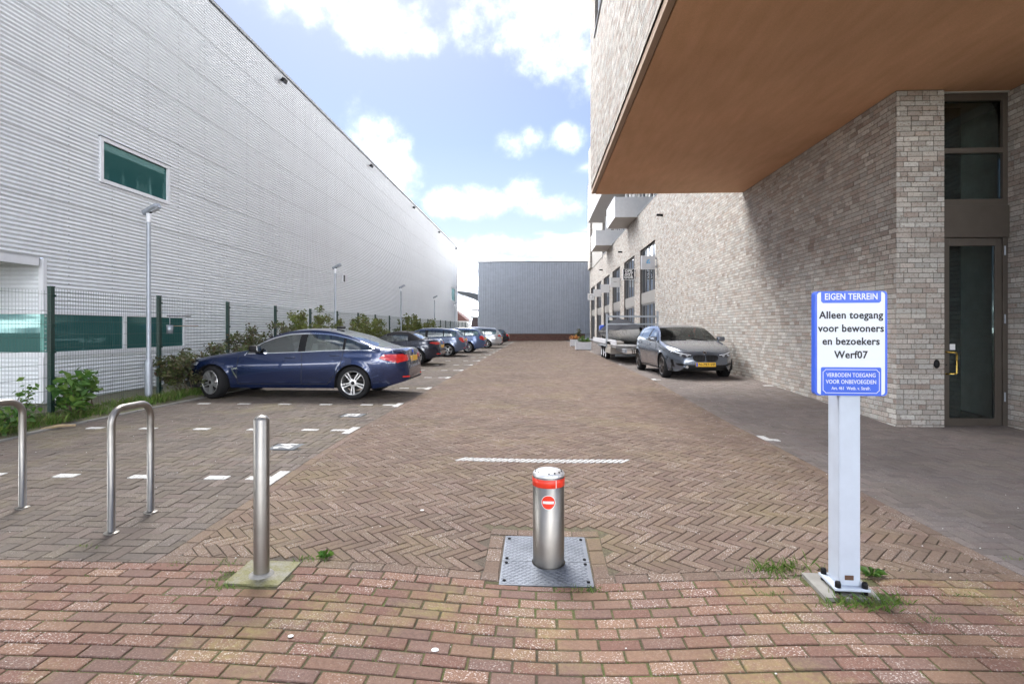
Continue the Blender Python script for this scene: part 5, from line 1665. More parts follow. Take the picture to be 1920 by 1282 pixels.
def front_std(z0=0.60):
    def fn(t):
        X = t['X']
        for s_ in (1, -1):
            t['patch']('headlamp', [(-s_ * X(d), z) for d, z in ((0.14, 0.60), (0.46, 0.66), (0.50, 0.72), (0.20, 0.69))], R(90) * s_, 0.006, M_HEADLAMP)
            t['patch']('headlamp_front', [(s_ * y, z) for y, z in ((0.34, 0.57), (0.56, 0.59), (0.58, 0.68), (0.36, 0.64))], 0.0, 0.006, M_HEADLAMP)
        t['patch']('grille', [(-0.28, 0.50), (0.28, 0.50), (0.28, 0.60), (-0.28, 0.60)], 0.0, 0.008, M_PLASTIC)
        t['patch']('air_intake', [(-0.5, 0.27), (0.5, 0.27), (0.45, 0.40), (-0.45, 0.40)], 0.0, 0.006, M_PLASTIC)
    return fn

P_NAVY = paint('dark navy paint', (0.008,0.019,0.068), 0.1)
P_BLACKBLUE = paint('blue black paint', (0.010,0.014,0.030))
P_STEELBLUE = paint('grey blue paint', (0.095,0.125,0.20), 0.1)
P_MIDBLUE = paint('mid blue paint', (0.085,0.13,0.26), 0.1)
P_SILVER = paint('silver paint', (0.52,0.54,0.57), 0.2)
P_GREY = paint('storm grey paint', (0.120,0.138,0.170), 0.1, 0.24)

def yaw_loc(x, y): return (x, y, G(x, y))
# 1 dark blue four-door coupe, nose to the fence
def car_one_extra(t):
    front_std()(t); X = t['X']
    for s_ in (1, -1):
        U = lambda d: -s_ * X(d)
        t['line']('fender_vent', [(U(1.33), 0.61), (U(1.22), 0.595), (U(1.24), 0.55), (U(1.315), 0.42)], R(90) * s_, 0.025, M_CHROME, 0.007)
    b = t['ray'](R(180), 0, 1.3, 0)
    MB().bevbox((-0.10, -0.02, 1.375), (0.08, 0.02, 1.425), 0.012, Matrix.Translation((t['X'](3.05), 0, 0))).obj('roof_antenna', M_PLASTIC, t['c'])
make_car('dark navy four door coupe with chrome window trim, nose to the fence', (-4.88, 11.27, G(-4.9, 11.2)), R(180), 4.64, 1.825,
    [(0,.46),(.02,.54),(.06,.63),(.14,.71),(.3,.79),(.8,.885),(1.30,.95),(1.46,.985),(1.75,1.155),(2.05,1.30),(2.35,1.375),(2.7,1.39),(3.05,1.365),(3.45,1.27),(3.85,1.13),(4.12,1.035),(4.28,1.0),(4.5,.995),(4.56,.98),(4.585,.92),(4.61,.76),(4.635,.62),(4.64,.52)],
    [(0,.40),(.02,.46),(.06,.53),(.14,.61),(.3,.69),(.8,.80),(1.4,.885),(2.5,.925),(3.5,.965),(4.1,.965),(4.45,.94),(4.58,.86),(4.61,.70),(4.64,.44)],
    (0.80, 3.61), 0.327, P_NAVY, (0.42, 0.30), (1.44, 2.10), (1.52, 3.98), (3.12, 4.14), 'five', steer=R(-24), chrome=True, seat=M_SEATPALE, bpill=((2.52, 2.66), (3.40, 3.45)),
    front_fn=car_one_extra, rear_fn=rear_std([(4.12, 0.80), (4.45, 0.71), (4.58, 0.74), (4.58, 0.88), (4.2, 0.88)], [(0.38, 0.79), (0.50, 0.76), (0.72, 0.73), (0.76, 0.87), (0.5, 0.87), (0.40, 0.85)], 0.775))
# 2 soft-top roadster
make_car('dark blue two seat convertible with a black canvas roof', (-5.8, 20.95, G(-5.8, 20.9)), R(180), 4.24, 1.79,
    [(0,.42),(.02,.50),(.06,.58),(.14,.66),(.4,.76),(.9,.86),(1.5,.93),(1.72,.96),(2.0,1.12),(2.22,1.22),(2.45,1.28),(2.7,1.295),(3.0,1.265),(3.3,1.15),(3.55,1.02),(3.68,.98),(4.0,.985),(4.14,.97),(4.18,.88),(4.22,.70),(4.24,.52)],
    [(0,.36),(.02,.44),(.06,.50),(.14,.57),(.4,.67),(.9,.78),(1.5,.86),(2.4,.90),(3.3,.93),(3.7,.95),(4.05,.93),(4.16,.84),(4.20,.66),(4.24,.44)],
    (0.86, 3.36), 0.325, P_BLACKBLUE, (0.40, 0.32), (1.70, 2.24), (1.80, 3.05), (3.20, 3.60), 'multi', soft=(2.24, 3.66), bpill=((3.0, 3.02),),
    front_fn=front_std(), rear_fn=rear_std([(3.86, 0.83), (4.12, 0.80), (4.15, 0.88), (3.9, 0.87)], [(0.32, 0.82), (0.70, 0.78), (0.72, 0.86), (0.34, 0.87)], 0.70))
hatch_top = [(0,.46),(.02,.54),(.06,.62),(.14,.70),(.3,.79),(.7,.89),(1.05,.96),(1.2,1.0),(1.5,1.19),(1.8,1.34),(2.1,1.41),(2.5,1.43),(3.0,1.415),(3.4,1.375),(3.72,1.31),(3.86,1.22),(4.02,1.03),(4.10,.95),(4.15,.90),(4.19,.74),(4.23,.60),(4.24,.50)]
hatch_belt = [(0,.40),(.02,.46),(.06,.53),(.14,.61),(.3,.69),(.7,.80),(1.2,.89),(2.2,.935),(3.2,.97),(3.8,.985),(4.0,.95),(4.12,.85),(4.19,.66),(4.24,.44)]
make_car('grey blue small hatchback parked just beyond the convertible', (-5.72, 27.5, G(-5.7, 27.5)), R(180), 4.24, 1.75, hatch_top, hatch_belt, (0.72, 3.38), 0.318, P_STEELBLUE, (0.40, 0.24), (1.18, 1.86), (1.28, 3.78), (3.74, 4.02), 'five',
    bpill=((2.25, 2.38), (3.14, 3.19)), front_fn=front_std(), rear_fn=rear_std([(3.98, 0.80), (4.14, 0.70), (4.18, 0.88), (4.0, 0.95), (3.92, 0.92)], [(0.50, 0.72), (0.72, 0.70), (0.72, 0.93), (0.56, 0.94), (0.50, 0.86)], 0.80, True), quick=True)
est = lambda H, L: [(0,.46),(.02,.54),(.06,.62),(.14,.70),(.3,.78),(.8,.88),(1.2,.96),(1.36,1.0),(1.7,1.19),(2.0,H-.09),(2.3,H-.02),(2.8,H),(3.5,H-.02),(L-.55,H-.07),(L-.38,H-.16),(L-.22,1.08),(L-.12,.95),(L-.06,.86),(L-.03,.70),(L-.01,.60),(L,.50)]
estb = lambda L: [(0,.40),(.02,.46),(.06,.53),(.14,.61),(.3,.68),(.8,.79),(1.36,.89),(2.4,.93),(3.4,.96),(L-.4,.975),(L-.2,.93),(L-.1,.84),(L-.04,.66),(L,.44)]
make_car('mid blue estate car between the hatchback and the silver estate', (-5.28, 31.75, G(-5.3, 31.7)), R(180), 4.52, 1.81, est(1.43, 4.52), estb(4.52), (0.78, 3.54), 0.32, P_MIDBLUE, (0.40, 0.26), (1.34, 2.06), (1.44, 4.10), (4.00, 4.30), 'multi',
    bpill=((2.42, 2.54), (3.32, 3.37)), front_fn=front_std(), rear_fn=rear_std([(4.20, 0.80), (4.40, 0.72), (4.46, 0.90), (4.28, 0.98), (4.18, 0.92)], [(0.48, 0.74), (0.72, 0.72), (0.72, 0.94), (0.56, 0.95)], 0.80), quick=True)
make_car('silver estate car, last large one before the far hall', (-4.85, 39.3, G(-4.8, 39.3)), R(180), 4.56, 1.80, est(1.50, 4.56), estb(4.56), (0.85, 3.48), 0.318, P_SILVER, (0.38, 0.22), (1.34, 2.06), (1.44, 4.16), (4.06, 4.34), 'ten',
    bpill=((2.42, 2.54), (3.32, 3.37)), front_fn=front_std(), rear_fn=rear_std([(4.26, 0.86), (4.46, 0.82), (4.50, 0.93), (4.30, 0.96)], [(0.42, 0.84), (0.72, 0.80), (0.72, 0.94), (0.44, 0.94)], 0.72), quick=True)
make_car('dark hatchback mostly hidden behind the silver estate', (-4.55, 46.5, G(-4.5, 46.5)), R(180), 4.24, 1.75, [(a, b * 0.97) for a, b in hatch_top], [(a, b * 0.97) for a, b in hatch_belt], (0.72, 3.38), 0.31, P_BLACKBLUE, (0.40, 0.24), (1.18, 1.86), (1.28, 3.78), (3.74, 4.02), 'five',
    bpill=((2.25, 2.38), (3.14, 3.19)), front_fn=front_std(), rear_fn=rear_std([(3.98, 0.80), (4.14, 0.70), (4.18, 0.88), (4.0, 0.95)], [(0.50, 0.72), (0.72, 0.70), (0.72, 0.93), (0.56, 0.94)], 0.80), quick=True)

# grey hatchback on the right, nose to the camera
def grey_front(t):
    X = t['X']; P = t['patch']; Lr = t['line']
    for s_ in (1, -1):
        hl = P('headlamp', [(s_ * y, z) for y, z in ((0.345, 0.615), (0.42, 0.585), (0.60, 0.585), (0.74, 0.66), (0.80, 0.725), (0.70, 0.715), (0.50, 0.665), (0.36, 0.645))], 0.0, 0.007, M_LAMPDARK, fine=0.03)
        Lr('running_light', [(s_ * y, z) for y, z in ((0.36, 0.64), (0.50, 0.658), (0.69, 0.705), (0.78, 0.718))], 0.0, 0.016, M_SIGNWHITE, 0.012, hl)
        for y in (0.46, 0.60):
            b = t['ray'](0.0, s_ * y, 0.622 + 0.05 * (y - 0.46), 0.006)
            MB().lathe([(0.036, 0), (0.030, 0.010), (0.0, 0.014)], 14, Matrix.Translation(b) @ Matrix.Rotation(R(90), 4, 'Y')).obj('projector_lens', M_HEADLAMP, hl, True)
        k = [(0.012, 0.50), (0.05, 0.475), (0.20, 0.47), (0.29, 0.50), (0.325, 0.565), (0.30, 0.625), (0.20, 0.645), (0.05, 0.645), (0.012, 0.62)]
        g = P('kidney_grille', [(s_ * y, z) for y, z in k], 0.0, 0.012, M_PLASTIC, fine=0.04)
        for i in range(7):
            y = 0.05 + 0.037 * i
            Lr('grille_bar', [(s_ * y, 0.49), (s_ * (y + 0.004), 0.635)], 0.0, 0.009, M_BLACK, 0.022, g)
        P('side_intake', [(s_ * y, z) for y, z in ((0.50, 0.40), (0.60, 0.43), (0.72, 0.425), (0.66, 0.375), (0.52, 0.37))], 0.0, 0.007, M_PLASTIC, fine=0.04)
        P('air_curtain', [(-s_ * X(d), z) for d, z in ((0.22, 0.33), (0.30, 0.36), (0.33, 0.52), (0.25, 0.52))], R(90) * s_, 0.006, M_PLASTIC, fine=0.05)
        Lr('bonnet_crease', [(s_ * y, 0) for y in ()] or [(-s_ * X(0.35), 0.74), (-s_ * X(0.7), 0.80)], R(90) * s_, 0.004, M_BLACK, 0.001)
    P('lower_intake', [(-0.56, 0.285), (0.56, 0.285), (0.50, 0.39), (-0.50, 0.39)], 0.0, 0.007, M_PLASTIC, fine=0.05)
    Lr('front_lip', [(-0.66, 0.25), (-0.5, 0.245), (0.5, 0.245), (0.66, 0.25)], 0.0, 0.025, P_GREY, 0.014)
    plate(t, 0.0, 0.0, 0.40, 'N-797-VP', 0.50, 0.108, 0.03)
    b = t['ray'](0.0, 0, 0.685, 0.0)
    bd = MB().lathe([(0.042, 0), (0.042, 0.010), (0.0, 0.014)], 20, Matrix.Translation(b + Vector((-0.01, 0, 0.012))) @ Matrix.Rotation(R(55), 4, 'Y')).obj('badge', M_CHROME, t['c'])
    MB().lathe([(0.026, 0.0125), (0.0, 0.0155)], 16, Matrix.Translation(b + Vector((-0.01, 0, 0.012))) @ Matrix.Rotation(R(55), 4, 'Y')).obj('badge_centre', M_PLASTIC, bd)
    for s_ in (1, -1):   # wipers at the foot of the screen
        MB().tube([(X(1.20), 0.30 * s_ + 0.2, 1.005), (X(1.26), 0.30 * s_ - 0.25, 1.03)], 0.008, 6).obj('wiper', M_PLASTIC, t['c'])
gx, gy = 4.13, 16.18
make_car('storm grey hatchback facing the camera beside the brick wall, plate N-797-VP', (gx, gy, G(gx, gy) - 0.02), R(-90 + 3.0), 4.32, 1.80,
    [(0,.54),(.02,.63),(.05,.69),(.10,.735),(.22,.79),(.5,.865),(.85,.93),(1.12,.985),(1.22,1.01),(1.5,1.17),(1.8,1.315),(2.1,1.405),(2.45,1.434),(2.9,1.425),(3.4,1.375),(3.8,1.29),(3.95,1.2),(4.1,1.03),(4.2,.93),(4.26,.82),(4.29,.68),(4.31,.60),(4.32,.50)],
    [(0,.46),(.02,.54),(.05,.60),(.10,.65),(.22,.705),(.5,.785),(.85,.86),(1.2,.92),(2.2,.965),(3.2,1.0),(3.8,1.02),(4.05,.98),(4.2,.86),(4.27,.66),(4.32,.44)],
    (0.85, 3.52), 0.325, P_GREY, (0.38, 0.26), (1.19, 1.92), (1.30, 3.80), (3.80, 4.08), 'five', group='cars by the brick wall', bpill=((2.30, 2.42), (3.18, 3.22)), rimmat=M_ALLOYDARK,
    front_fn=grey_front, rear_fn=rear_std([(4.05, 0.84), (4.2, 0.80), (4.24, 0.90), (4.1, 0.94)], [(0.40, 0.80), (0.72, 0.78), (0.72, 0.90), (0.42, 0.90)], 0.65))
# ------------------------------------------------------------------ boat trailer with covered boat
tz = G(3.9, 24)
tr = thing('boat_trailer', 'galvanised three axle flatbed trailer with a ladder rack, behind the grey hatchback', 'trailer', (3.9, 24.2, tz))
TW = 1.03
MB().bevbox((-TW, -4.0, 0.56), (TW, 4.2, 0.66), 0.01).obj('deck', simple('grey deck', (0.24,0.24,0.24), 0.7), tr)
for s_ in (-1, 1):
    MB().box((s_ * TW - 0.02, -4.0, 0.662), (s_ * TW + 0.02, 4.2, 0.86)).obj('side_board', M_TRIM, tr)
    MB().box((s_ * (TW - 0.25) - 0.05, -5.2 if s_ == 0 else -4.6, 0.42), (s_ * (TW - 0.25) + 0.05, 4.1, 0.555)).obj('chassis_rail', M_GALV, tr)
MB().bevbox((-TW - 0.02, -2.6, 0.30), (-TW + 0.5, -1.0, 0.78), 0.01).obj('tool_box', simple('beige tool box', (0.36,0.33,0.29), 0.6), tr)
MB().tube([(-0.9, -2.9, 0.25), (0.9, -2.9, 0.25)], 0.05, 10).obj('axle_tube', M_GALV, tr)
MB().box((-TW, -0.4, 0.10 + 0.12), (-TW + 0.4, -0.32, 0.30)).obj('step_bar', M_TRIM, tr)
for k, y in enumerate((-0.75, 0.0, 0.75)):
    for s_ in (-1, 1):
        Mw = Matrix.Translation((s_ * (TW - 0.10), y, 0.27)) @ Matrix.Rotation(R(90) * s_, 4, 'Y')
        w = MB().lathe([(0, -0.05), (0.17, -0.05), (0.17, 0.0), (0.0, 0.0)], 20, Mw).obj('wheel', M_GALV, tr)
        MB().lathe([(0.165, -0.09), (0.25, -0.09), (0.27, -0.06), (0.27, 0.06), (0.25, 0.09), (0.18, 0.09), (0.165, -0.09)], 24, Mw).obj('tyre', M_RUBBER, w, True)
        MB().lathe([(0.18, 0.086), (0.16, 0.07), (0.08, 0.05), (0.07, 0.08), (0, 0.08)], 20, Mw).obj('rim', M_TRIM, w, True)
for s_ in (-1, 1):
    MB().box((s_ * TW - 0.03 - 0.02, -1.12, 0.545 - 0.5 + 0.5), (s_ * TW + 0.03, 1.12, 0.575)).obj('mudguard', M_GALV, tr)
rk = MB()
ry = -1.45
for x in (-TW - 0.02, TW): rk.box((x - 0.035, ry - 0.035, 0.5), (x + 0.035, ry + 0.035, 1.90 if x < 0 else 2.02))
rk.box((-TW, ry - 0.03, 1.76), (TW, ry + 0.03, 1.83)); rk.box((-TW, ry - 0.03, 1.45), (TW, ry + 0.03, 1.51))
rk.obj('ladder_rack', M_GALV, tr)
bt = thing('motor_boat', 'small pale motor boat under a dark grey tarpaulin on the trailer', 'boat', (3.9, 24.5, tz + 0.66))
secs = [(-3.6, 0.05, 0.42, 0.62), (-3.2, 0.32, 0.26, 0.60), (-2.4, 0.62, 0.12, 0.57), (-1.2, 0.82, 0.06, 0.55), (0.4, 0.90, 0.05, 0.54), (2.0, 0.90, 0.05, 0.54), (3.2, 0.86, 0.06, 0.55)]
V = []; F = []
for (y, w_, k, g) in secs:
    for (fx, z) in ((0.0, k), (0.55, k + (g - k) * 0.18), (0.86, k + (g - k) * 0.55), (1.0, g)):
        V += [(w_ * fx, y, z), (-w_ * fx, y, z)]
n = 8
for i in range(len(secs) - 1):
    for j in range(3):
        for s_ in (0, 1):
            F.append((i*n+2*j+s_, i*n+2*j+2+s_, (i+1)*n+2*j+2+s_, (i+1)*n+2*j+s_))
F.append(tuple([len(V)-8, len(V)-6, len(V)-4, len(V)-2, len(V)-1, len(V)-3, len(V)-5, len(V)-7]))
obj('hull', V, F, simple('pale gel coat', (0.46,0.46,0.45), 0.3, var=0.05), bt, 'auto')
MB().box((-0.915, -1.0, 0.40), (-0.895, 3.2, 0.45)).obj('rub_rail', M_PLASTIC, bt)
cov_ = [(-3.55, 0.08, 0.63, 0.68), (-2.8, 0.50, 0.60, 0.74), (-1.6, 0.80, 0.57, 0.84), (-0.4, 0.90, 0.56, 0.94), (0.8, 0.92, 0.55, 1.06), (1.7, 0.92, 0.55, 1.12), (2.2, 0.90, 0.56, 1.08), (2.7, 0.88, 0.57, 0.62)]
V = []; F = []
for (y, w_, g, t_) in cov_:
    for k in range(9):
        u = -1 + 2 * k / 8
        V.append((u * w_, y + random.uniform(-.02, .02), g + (t_ - g) * (1 - abs(u) ** 1.7) + random.uniform(-.012, .012)))
for i in range(len(cov_) - 1):
    for k in range(8): F.append((i*9+k, i*9+k+1, (i+1)*9+k+1, (i+1)*9+k))
obj('tarpaulin', V, F, simple('dark grey tarpaulin', (0.018,0.019,0.024), 0.8, var=0.2, bump=0.2, spec=0.1), bt, True)
for y in (-1.2, -0.4, 0.5):
    MB().tube([(-0.90, y, 0.60), (-0.98, y + 0.25, 0.10)], 0.008, 6).obj('strap', M_PLASTIC, bt)
MB().prism([(-0.45, 0.0), (0.5, 0.0), (0.42, 0.42), (-0.15, 0.48)], -0.03, 0.03, Matrix.Translation((-0.3, 2.75, 0.58)) @ Matrix.Rotation(R(90), 4, 'X') ).obj('windshield', M_CARGLASS, bt)
om = thing('outboard_motor', 'outboard motor with a bright blue cowl hanging on the boat stern', 'motor', (3.35, 27.95, tz + 0.75))
MB().bevbox((-0.22, -0.15, 0.42), (0.28, 0.32, 0.72), 0.09).obj('cowl', simple('bright blue cowl', (0.02,0.09,0.55), 0.3), om, 'auto')
MB().bevbox((-0.10, -0.02, -0.15), (0.12, 0.18, 0.44), 0.03).obj('leg', M_PLASTIC, om)
MB().prism([(-0.12, -0.1), (0.12, -0.1), (0.05, -0.42), (-0.02, -0.42)], -0.02, 0.02, Matrix.Translation((0, 0.1, 0)) @ Matrix.Rotation(R(90), 4, 'X')).obj('skeg', M_PLASTIC, om)

# ------------------------------------------------------------------ planters and table at the far end
def planter(lab, x, y, w_, d_, h_, plant=None, hp=0.4):
    z = G(x, y); p = thing('planter_box', lab, 'planter', (x, y, z), 0, 'pale planter boxes by the brick wall')
    b = MB(); e = 0.03
    b.box((-w_/2, -d_/2, 0.03), (w_/2, -d_/2 + e, h_)); b.box((-w_/2, d_/2 - e, 0.03), (w_/2, d_/2, h_))
    b.box((-w_/2, -d_/2 + e, 0.03), (-w_/2 + e, d_/2 - e, h_)); b.box((w_/2 - e, -d_/2 + e, 0.03), (w_/2, d_/2 - e, h_))
    b.obj('box', M_TRIM, p)
    MB().box((-w_/2 + e, -d_/2 + e, 0.03), (w_/2 - e, d_/2 - e, h_ - 0.06)).obj('soil', M_SOIL, p)
    fe = MB()
    for sx_ in (-1, 1): fe.box((sx_ * (w_/2 - 0.1) - 0.04, -d_/2 + 0.02, 0), (sx_ * (w_/2 - 0.1) + 0.04, d_/2 - 0.02, 0.03))
    fe.obj('runner', M_PLASTIC, p)
    return p
def leaves(n, pts, size, rng, flat=0.5, aspect=1.6):
    """n leaves scattered at points drawn from the function pts()"""
    V = []; F = []
    for _ in range(n):
        c = pts(); s = size * rng.uniform(0.6, 1.35)
        nrm = Vector((rng.gauss(0, flat), rng.gauss(0, flat), rng.uniform(0.25, 1))).normalized()
        t = nrm.orthogonal().normalized(); t = Matrix.Rotation(rng.uniform(0, 6.28), 3, nrm) @ t
        b = nrm.cross(t); i = len(V)
        V += [c - t * s * aspect / 2, c - b * s * 0.45 + nrm * s * 0.12, c + t * s * aspect / 2 - nrm * s * 0.15, c + b * s * 0.45 + nrm * s * 0.12]
        F += [(i, i + 1, i + 2), (i, i + 2, i + 3)]
    return V, F
def leaf_mat(name, cols, rough=0.55):
    x = NT(name); r = x.rand()
    c = x.ramp(r, [((i + 0.5) / len(cols), q) for i, q in enumerate(cols)])
    x.col(c); x.set(Roughness=rough)
    x.b.inputs['Subsurface Weight'].default_value = 0.0
    tr_ = x.n('ShaderNodeBsdfTranslucent'); x.l(c, tr_.inputs[0])
    mx = x.n('ShaderNodeMixShader'); mx.inputs[0].default_value = 0.35
    x.l(x.b.outputs[0], mx.inputs[1]); x.l(tr_.outputs[0], mx.inputs[2]); x.l(mx.outputs[0], x.out.inputs[0])
    return x.m
M_LEAF = leaf_mat('fresh leaf', [(0.05,0.13,0.02),(0.09,0.19,0.03),(0.14,0.22,0.04),(0.06,0.15,0.03)])
M_LEAFDRY = leaf_mat('mixed dark leaf', [(0.088,0.100,0.044),(0.125,0.112,0.062),(0.075,0.125,0.037),(0.150,0.094,0.062),(0.112,0.150,0.037),(0.062,0.056,0.044)])
M_LEAFYEL = leaf_mat('yellow green leaf', [(0.175,0.200,0.037),(0.112,0.163,0.031),(0.213,0.213,0.062),(0.075,0.125,0.025),(0.150,0.125,0.062)])
M_GRASS = leaf_mat('grass blade', [(0.07,0.15,0.02),(0.11,0.20,0.03),(0.15,0.22,0.05),(0.18,0.19,0.07)])
M_STEM = simple('woody stem', (0.10,0.075,0.05), 0.9, var=0.3)
def shrub(name, lab, x, y, w_, d_, h_, n, m, cat='shrub', size=0.055, seed=1, z0=None, group=None, gap=0.35):
    rng = random.Random(seed); z = G(-6.6, y) + 0.07 if z0 is None else z0
    s = thing(name, lab, cat, (x, y, z), 0, group)
    # branches from the base, leaves clumped round their ends
    ends = []; st = MB()
    nb = max(5, int(w_ * d_ * 22 + 5)) 
    for k in range(nb):
        e = Vector((rng.uniform(-w_/2, w_/2), rng.uniform(-d_/2, d_/2), 0)); rr = (abs(e.x) / (w_/2)) ** 2 * 0.5 + (abs(e.y) / (d_/2)) ** 2 * 0.35
        e.z = h_ * rng.uniform(0.45, 1.0) * (1 - 0.55 * min(1, rr))
        b = Vector((e.x * 0.55 + rng.uniform(-.05, .05), e.y * 0.7 + rng.uniform(-.1, .1), 0))
        mid = (b + e) / 2 + Vector((rng.uniform(-.06, .06), rng.uniform(-.06, .06), 0.05))
        st.tube([b, mid, e], [0.010, 0.007, 0.003], 5, False)
        ends += [e, e * 0.97, (mid + e) / 2, mid * 0.9 + e * 0.1]
    st.obj('stem', M_STEM, s)['kind'] = 'stuff'
    def pts():
        e = rng.choice(ends); r_ = rng.uniform(0.04, 0.16)
        q = Vector((rng.gauss(0, 1), rng.gauss(0, 1), rng.gauss(0, 1))).normalized() * r_
        return Vector((e.x + q.x, e.y + q.y, max(0.02, e.z + q.z)))
    V, F = leaves(n, pts, size, rng)
    obj('foliage', V, F, m, s)
    return s
g_ = 'shrubs along the fence'
shrub('bushy_shrub', 'dusty brown green bush spilling round the nose of the navy coupe', -6.98, 11.5, 0.6, 3.2, 1.05, 5000, M_LEAFDRY, seed=3, group=g_)
shrub('bushy_shrub', 'tall loose bush with brown leaves behind the navy coupe bonnet', -7.0, 13.9, 0.7, 3.2, 1.5, 5600, M_LEAFDRY, seed=4, group=g_)
shrub('bushy_shrub', 'dense yellow green bush behind the navy coupe roof', -7.0, 16.7, 0.8, 3.8, 2.0, 8500, M_LEAFYEL, seed=5, group=g_)
shrub('bushy_shrub', 'thin yellow green bush beyond the second lamp post', -7.0, 22.0, 0.8, 5.0, 1.85, 6500, M_LEAFYEL, seed=6, group=g_, size=0.065)
shrub('bushy_shrub', 'yellow green bush behind the convertible, beside the third lamp post', -7.0, 29.2, 0.9, 3.2, 2.2, 3800, M_LEAFYEL, seed=8, group=g_, size=0.08)
shrub('bushy_shrub', 'sparse far bush between the third and fourth lamp posts', -7.05, 35.5, 0.8, 6.0, 1.9, 2600, M_LEAFYEL, seed=9, group=g_, size=0.09)
shrub('leafy_weed', 'bright green broad leaved plant at the foot of the fence post', -7.02, 8.05, 0.62, 0.7, 0.62, 260, M_LEAF, 'plant', 0.105, seed=11)
shrub('leafy_weed', 'tall thin green weed by the fence behind the cut off hoop', -7.0, 7.05, 0.22, 0.25, 0.62, 90, M_LEAF, 'plant', 0.06, seed=12)
shrub('leafy_weed', 'low green weed at the left picture edge below the fence', -6.85, 6.6, 0.5, 0.6, 0.25, 160, M_LEAF, 'plant', 0.075, seed=13)
# verge grass
rng = random.Random(5)
V = []; F = []
def blade(x, y, z, h_, lean=0.5, w_=0.006):
    a = rng.uniform(0, 6.28); dx, dy = math.cos(a), math.sin(a); l = rng.uniform(0.1, lean) * h_
    i = len(V)
    V.extend([(x - dy * w_, y + dx * w_, z), (x + dy * w_, y - dx * w_, z), (x + dx * l * 0.4 + dy * w_ * .7, y + dy * l * 0.4 - dx * w_ * .7, z + h_ * 0.6), (x + dx * l, y + dy * l, z + h_)])
    F.extend([(i, i + 1, i + 2), (i, i + 2, i + 3)])
clumps = [(rng.uniform(-7.35, -6.72), 5.4 + 44 * rng.random() ** 2.2, rng.uniform(0.05, 0.15)) for _ in range(420)] + [(-6.92 + rng.gauss(0, .08), 10.2 + rng.gauss(0, .55), 0.13) for _ in range(60)] + [(-6.95 + rng.gauss(0, .12), 7.3 + rng.gauss(0, .7), 0.09) for _ in range(60)]
for (x, y, h_) in clumps:
    for _ in range(34):
        xx, yy = x + rng.gauss(0, 0.05), y + rng.gauss(0, 0.09)
        if xx > -6.68 : continue
        blade(xx, yy, G(-6.6, yy) + 0.05, h_ * rng.uniform(0.5, 1.3), 0.8)
stuff(obj('verge_grass', V, F, M_GRASS), 'rough grass growing on the verge below the fence', 'grass')
# tufts and moss in the paving joints
V = []; F = []
tufts = [(1.45, 3.47, 60, .05), (1.55, 3.50, 90, .06), (1.47, 3.40, 50, .03), (1.41, 3.36, 30, .025), (1.70, 3.06, 80, .05), (1.86, 3.06, 80, .05), (1.96, 3.10, 50, .04), (1.79, 3.03, 40, .035), (2.05, 2.92, 30, .02),
         (-1.48, 3.47, 40, .035), (-1.90, 3.25, 30, .02), (-1.92, 3.18, 30, .02), (-1.84, 3.08, 50, .03), (0.30, 3.30, 60, .025), (0.22, 3.31, 40, .02), (-2.3, 3.36, 30, .02), (-3.1, 3.6, 25, .02), (2.7, 3.05, 25, .02), (3.1, 3.7, 20, .02), (-1.98, 3.40, 40, .02), (1.25, 3.32, 30, .02), (1.35, 3.18, 24, .02), (2.4, 3.2, 24, .02)]
for k in range(170):
    x = rng.uniform(-2.8, 3.4); y = YB - 0.098 * rng.randint(0, 14); tufts.append((x, y, 7, 0.010))
for (x, y, n_, h_) in tufts:
    sp_ = 0.02 + 0.05 * (n_ / 90)
    for _ in range(n_):
        xx, yy = x + rng.gauss(0, sp_ * 1.2), y + rng.gauss(0, sp_ * 0.5)
        blade(xx, yy, G(xx, yy) - 0.012, h_ * rng.uniform(0.6, 1.3) + 0.008, 1.2, 0.0022)
stuff(obj('joint_grass', V, F, M_GRASS), 'small grass tufts and moss growing in the paving joints', 'grass')
def rosette(lab, x, y, n, r_, seed):
    rg = random.Random(seed); V = []; F = []
    for k in range(n):
        a = 6.28 * k / n + rg.uniform(-.3, .3); l = r_ * rg.uniform(0.6, 1.1); w_ = l * 0.16; dx, dy = math.cos(a), math.sin(a); i = len(V); h_ = rg.uniform(0.01, 0.05)
        V += [(0, 0, 0.0), (dx*l*.5 - dy*w_, dy*l*.5 + dx*w_, h_), (dx*l, dy*l, h_*0.7), (dx*l*.5 + dy*w_, dy*l*.5 - dx*w_, h_)]
        F += [(i, i+1, i+2), (i, i+2, i+3)]
    o = obj('rosette_weed', V, F, M_LEAF); o.location = (x, y, G(x, y)); tag(o, lab, 'weed')
rosette('green rosette weed in the paving right of the sign post', 2.03, 3.42, 20, 0.085, 2)
rosette('small grey green weed beside the slim bollard foot', -1.40, 3.52, 18, 0.06, 3)
rosette('tiny green weed in the dark paving far right', 3.42, 3.66, 10, 0.05, 4)
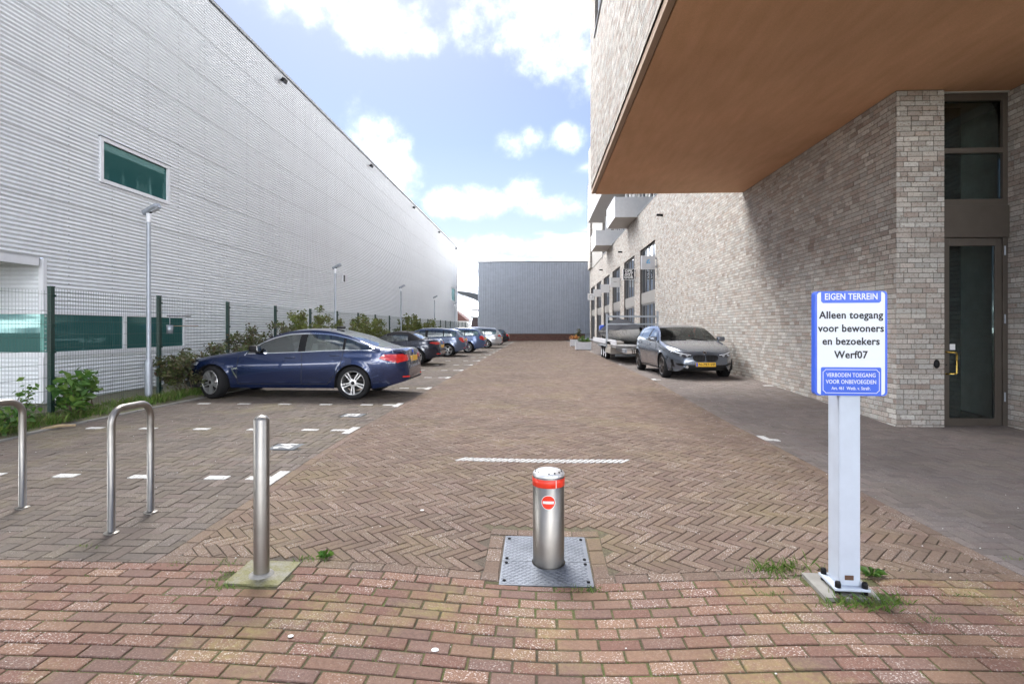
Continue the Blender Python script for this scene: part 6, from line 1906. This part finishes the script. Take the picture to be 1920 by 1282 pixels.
# litter
M_PAPER = simple('pale litter', (0.7,0.69,0.66), 0.8)
for (lab, x, y, s_) in (('flattened white gum spot on the red bricks in the foreground', -0.50, 2.62, 0.016), ('pale pebble on the red bricks left of the gum spot', -1.22, 2.63, 0.012), ('white scrap on the brown lane beside the slim bollard', -0.95, 4.42, 0.014)):
    o = MB().lathe([(s_, 0.0), (s_ * 0.9, 0.003), (0, 0.004)], 14, Matrix.Diagonal((1.2, 1, 1, 1))).obj('litter_spot', M_PAPER); o.location = (x, y, G(x, y) + 0.003); tag(o, lab, 'litter')
stick = MB().tube([(0, 0, 0.02), (0.16, 0.10, 0.05), (0.30, 0.22, 0.04)], [0.02, 0.022, 0.016], 7).obj('stick', simple('split wood', (0.36,0.27,0.16), 0.8), None); stick.location = (-6.72, 7.05, G(-6.6, 7)); tag(stick, 'short broken piece of wood lying on the verge', 'stick')
# loose grit on the paving
V = []; F = []
for _ in range(380):
    x = rng.uniform(-6, 4.5); y = rng.uniform(1.9, 13) ; s_ = rng.uniform(0.0015, 0.005); z = G(x, y) + 0.002; i = len(V)
    V += [(x - s_, y - s_, z), (x + s_, y - s_*.7, z), (x + s_*.8, y + s_, z), (x - s_, y + s_*.8, z), (x, y, z + s_)]
    F += [(i, i+1, i+4), (i+1, i+2, i+4), (i+2, i+3, i+4), (i+3, i, i+4)]
stuff(obj('grit', V, F, M_PAPER), 'pale grit scattered over the paving', 'grit')

planter('white planter box nearest the trailer, with a low green plant', 2.75, 33.5, 0.95, 0.5, 0.48)
planter('small white planter box with an orange plant, farthest from the camera', 2.75, 40.5, 0.75, 0.5, 0.5)
shrub('potted_plant', 'low green plant growing in the near white planter', 2.75, 33.5, 0.7, 0.35, 0.34, 300, M_LEAF, 'plant', 0.07, 21, G(2.75, 33.5) + 0.42)
M_ORANGE = leaf_mat('orange leaf', [(0.45,0.20,0.06),(0.5,0.26,0.10),(0.4,0.17,0.05)])
shrub('potted_plant', 'orange tinted plant growing in the far white planter', 2.7, 40.5, 0.7, 0.35, 0.4, 260, M_ORANGE, 'plant', 0.07, 22, G(2.7, 40.5) + 0.44)
tb = thing('garden_table', 'low white table between the two planters', 'table', (4.0, 38.0, G(4, 38)))
MB().box((-1.2, -0.35, 0.50), (0.9, 0.35, 0.56)).obj('table_top', M_TRIM, tb)
for x in (-1.1, 0.8):
    MB().box((x - 0.04, -0.33, 0), (x + 0.04, 0.33, 0.498)).obj('leg', M_TRIM, tb)
cf = shrub('conifer_pot', 'small dark conifer standing against the brick plinth', 3.75, 52.0, 0.5, 0.5, 1.5, 260, M_LEAFDRY, 'plant', 0.10, 23, G(3.7, 52))
shrub('bushy_shrub', 'green potted bush behind the trailer rack at the brick wall', 4.95, 27.4, 0.9, 1.6, 1.55, 900, M_LEAF, 'shrub', 0.08, 24, G(4.9, 27.4))
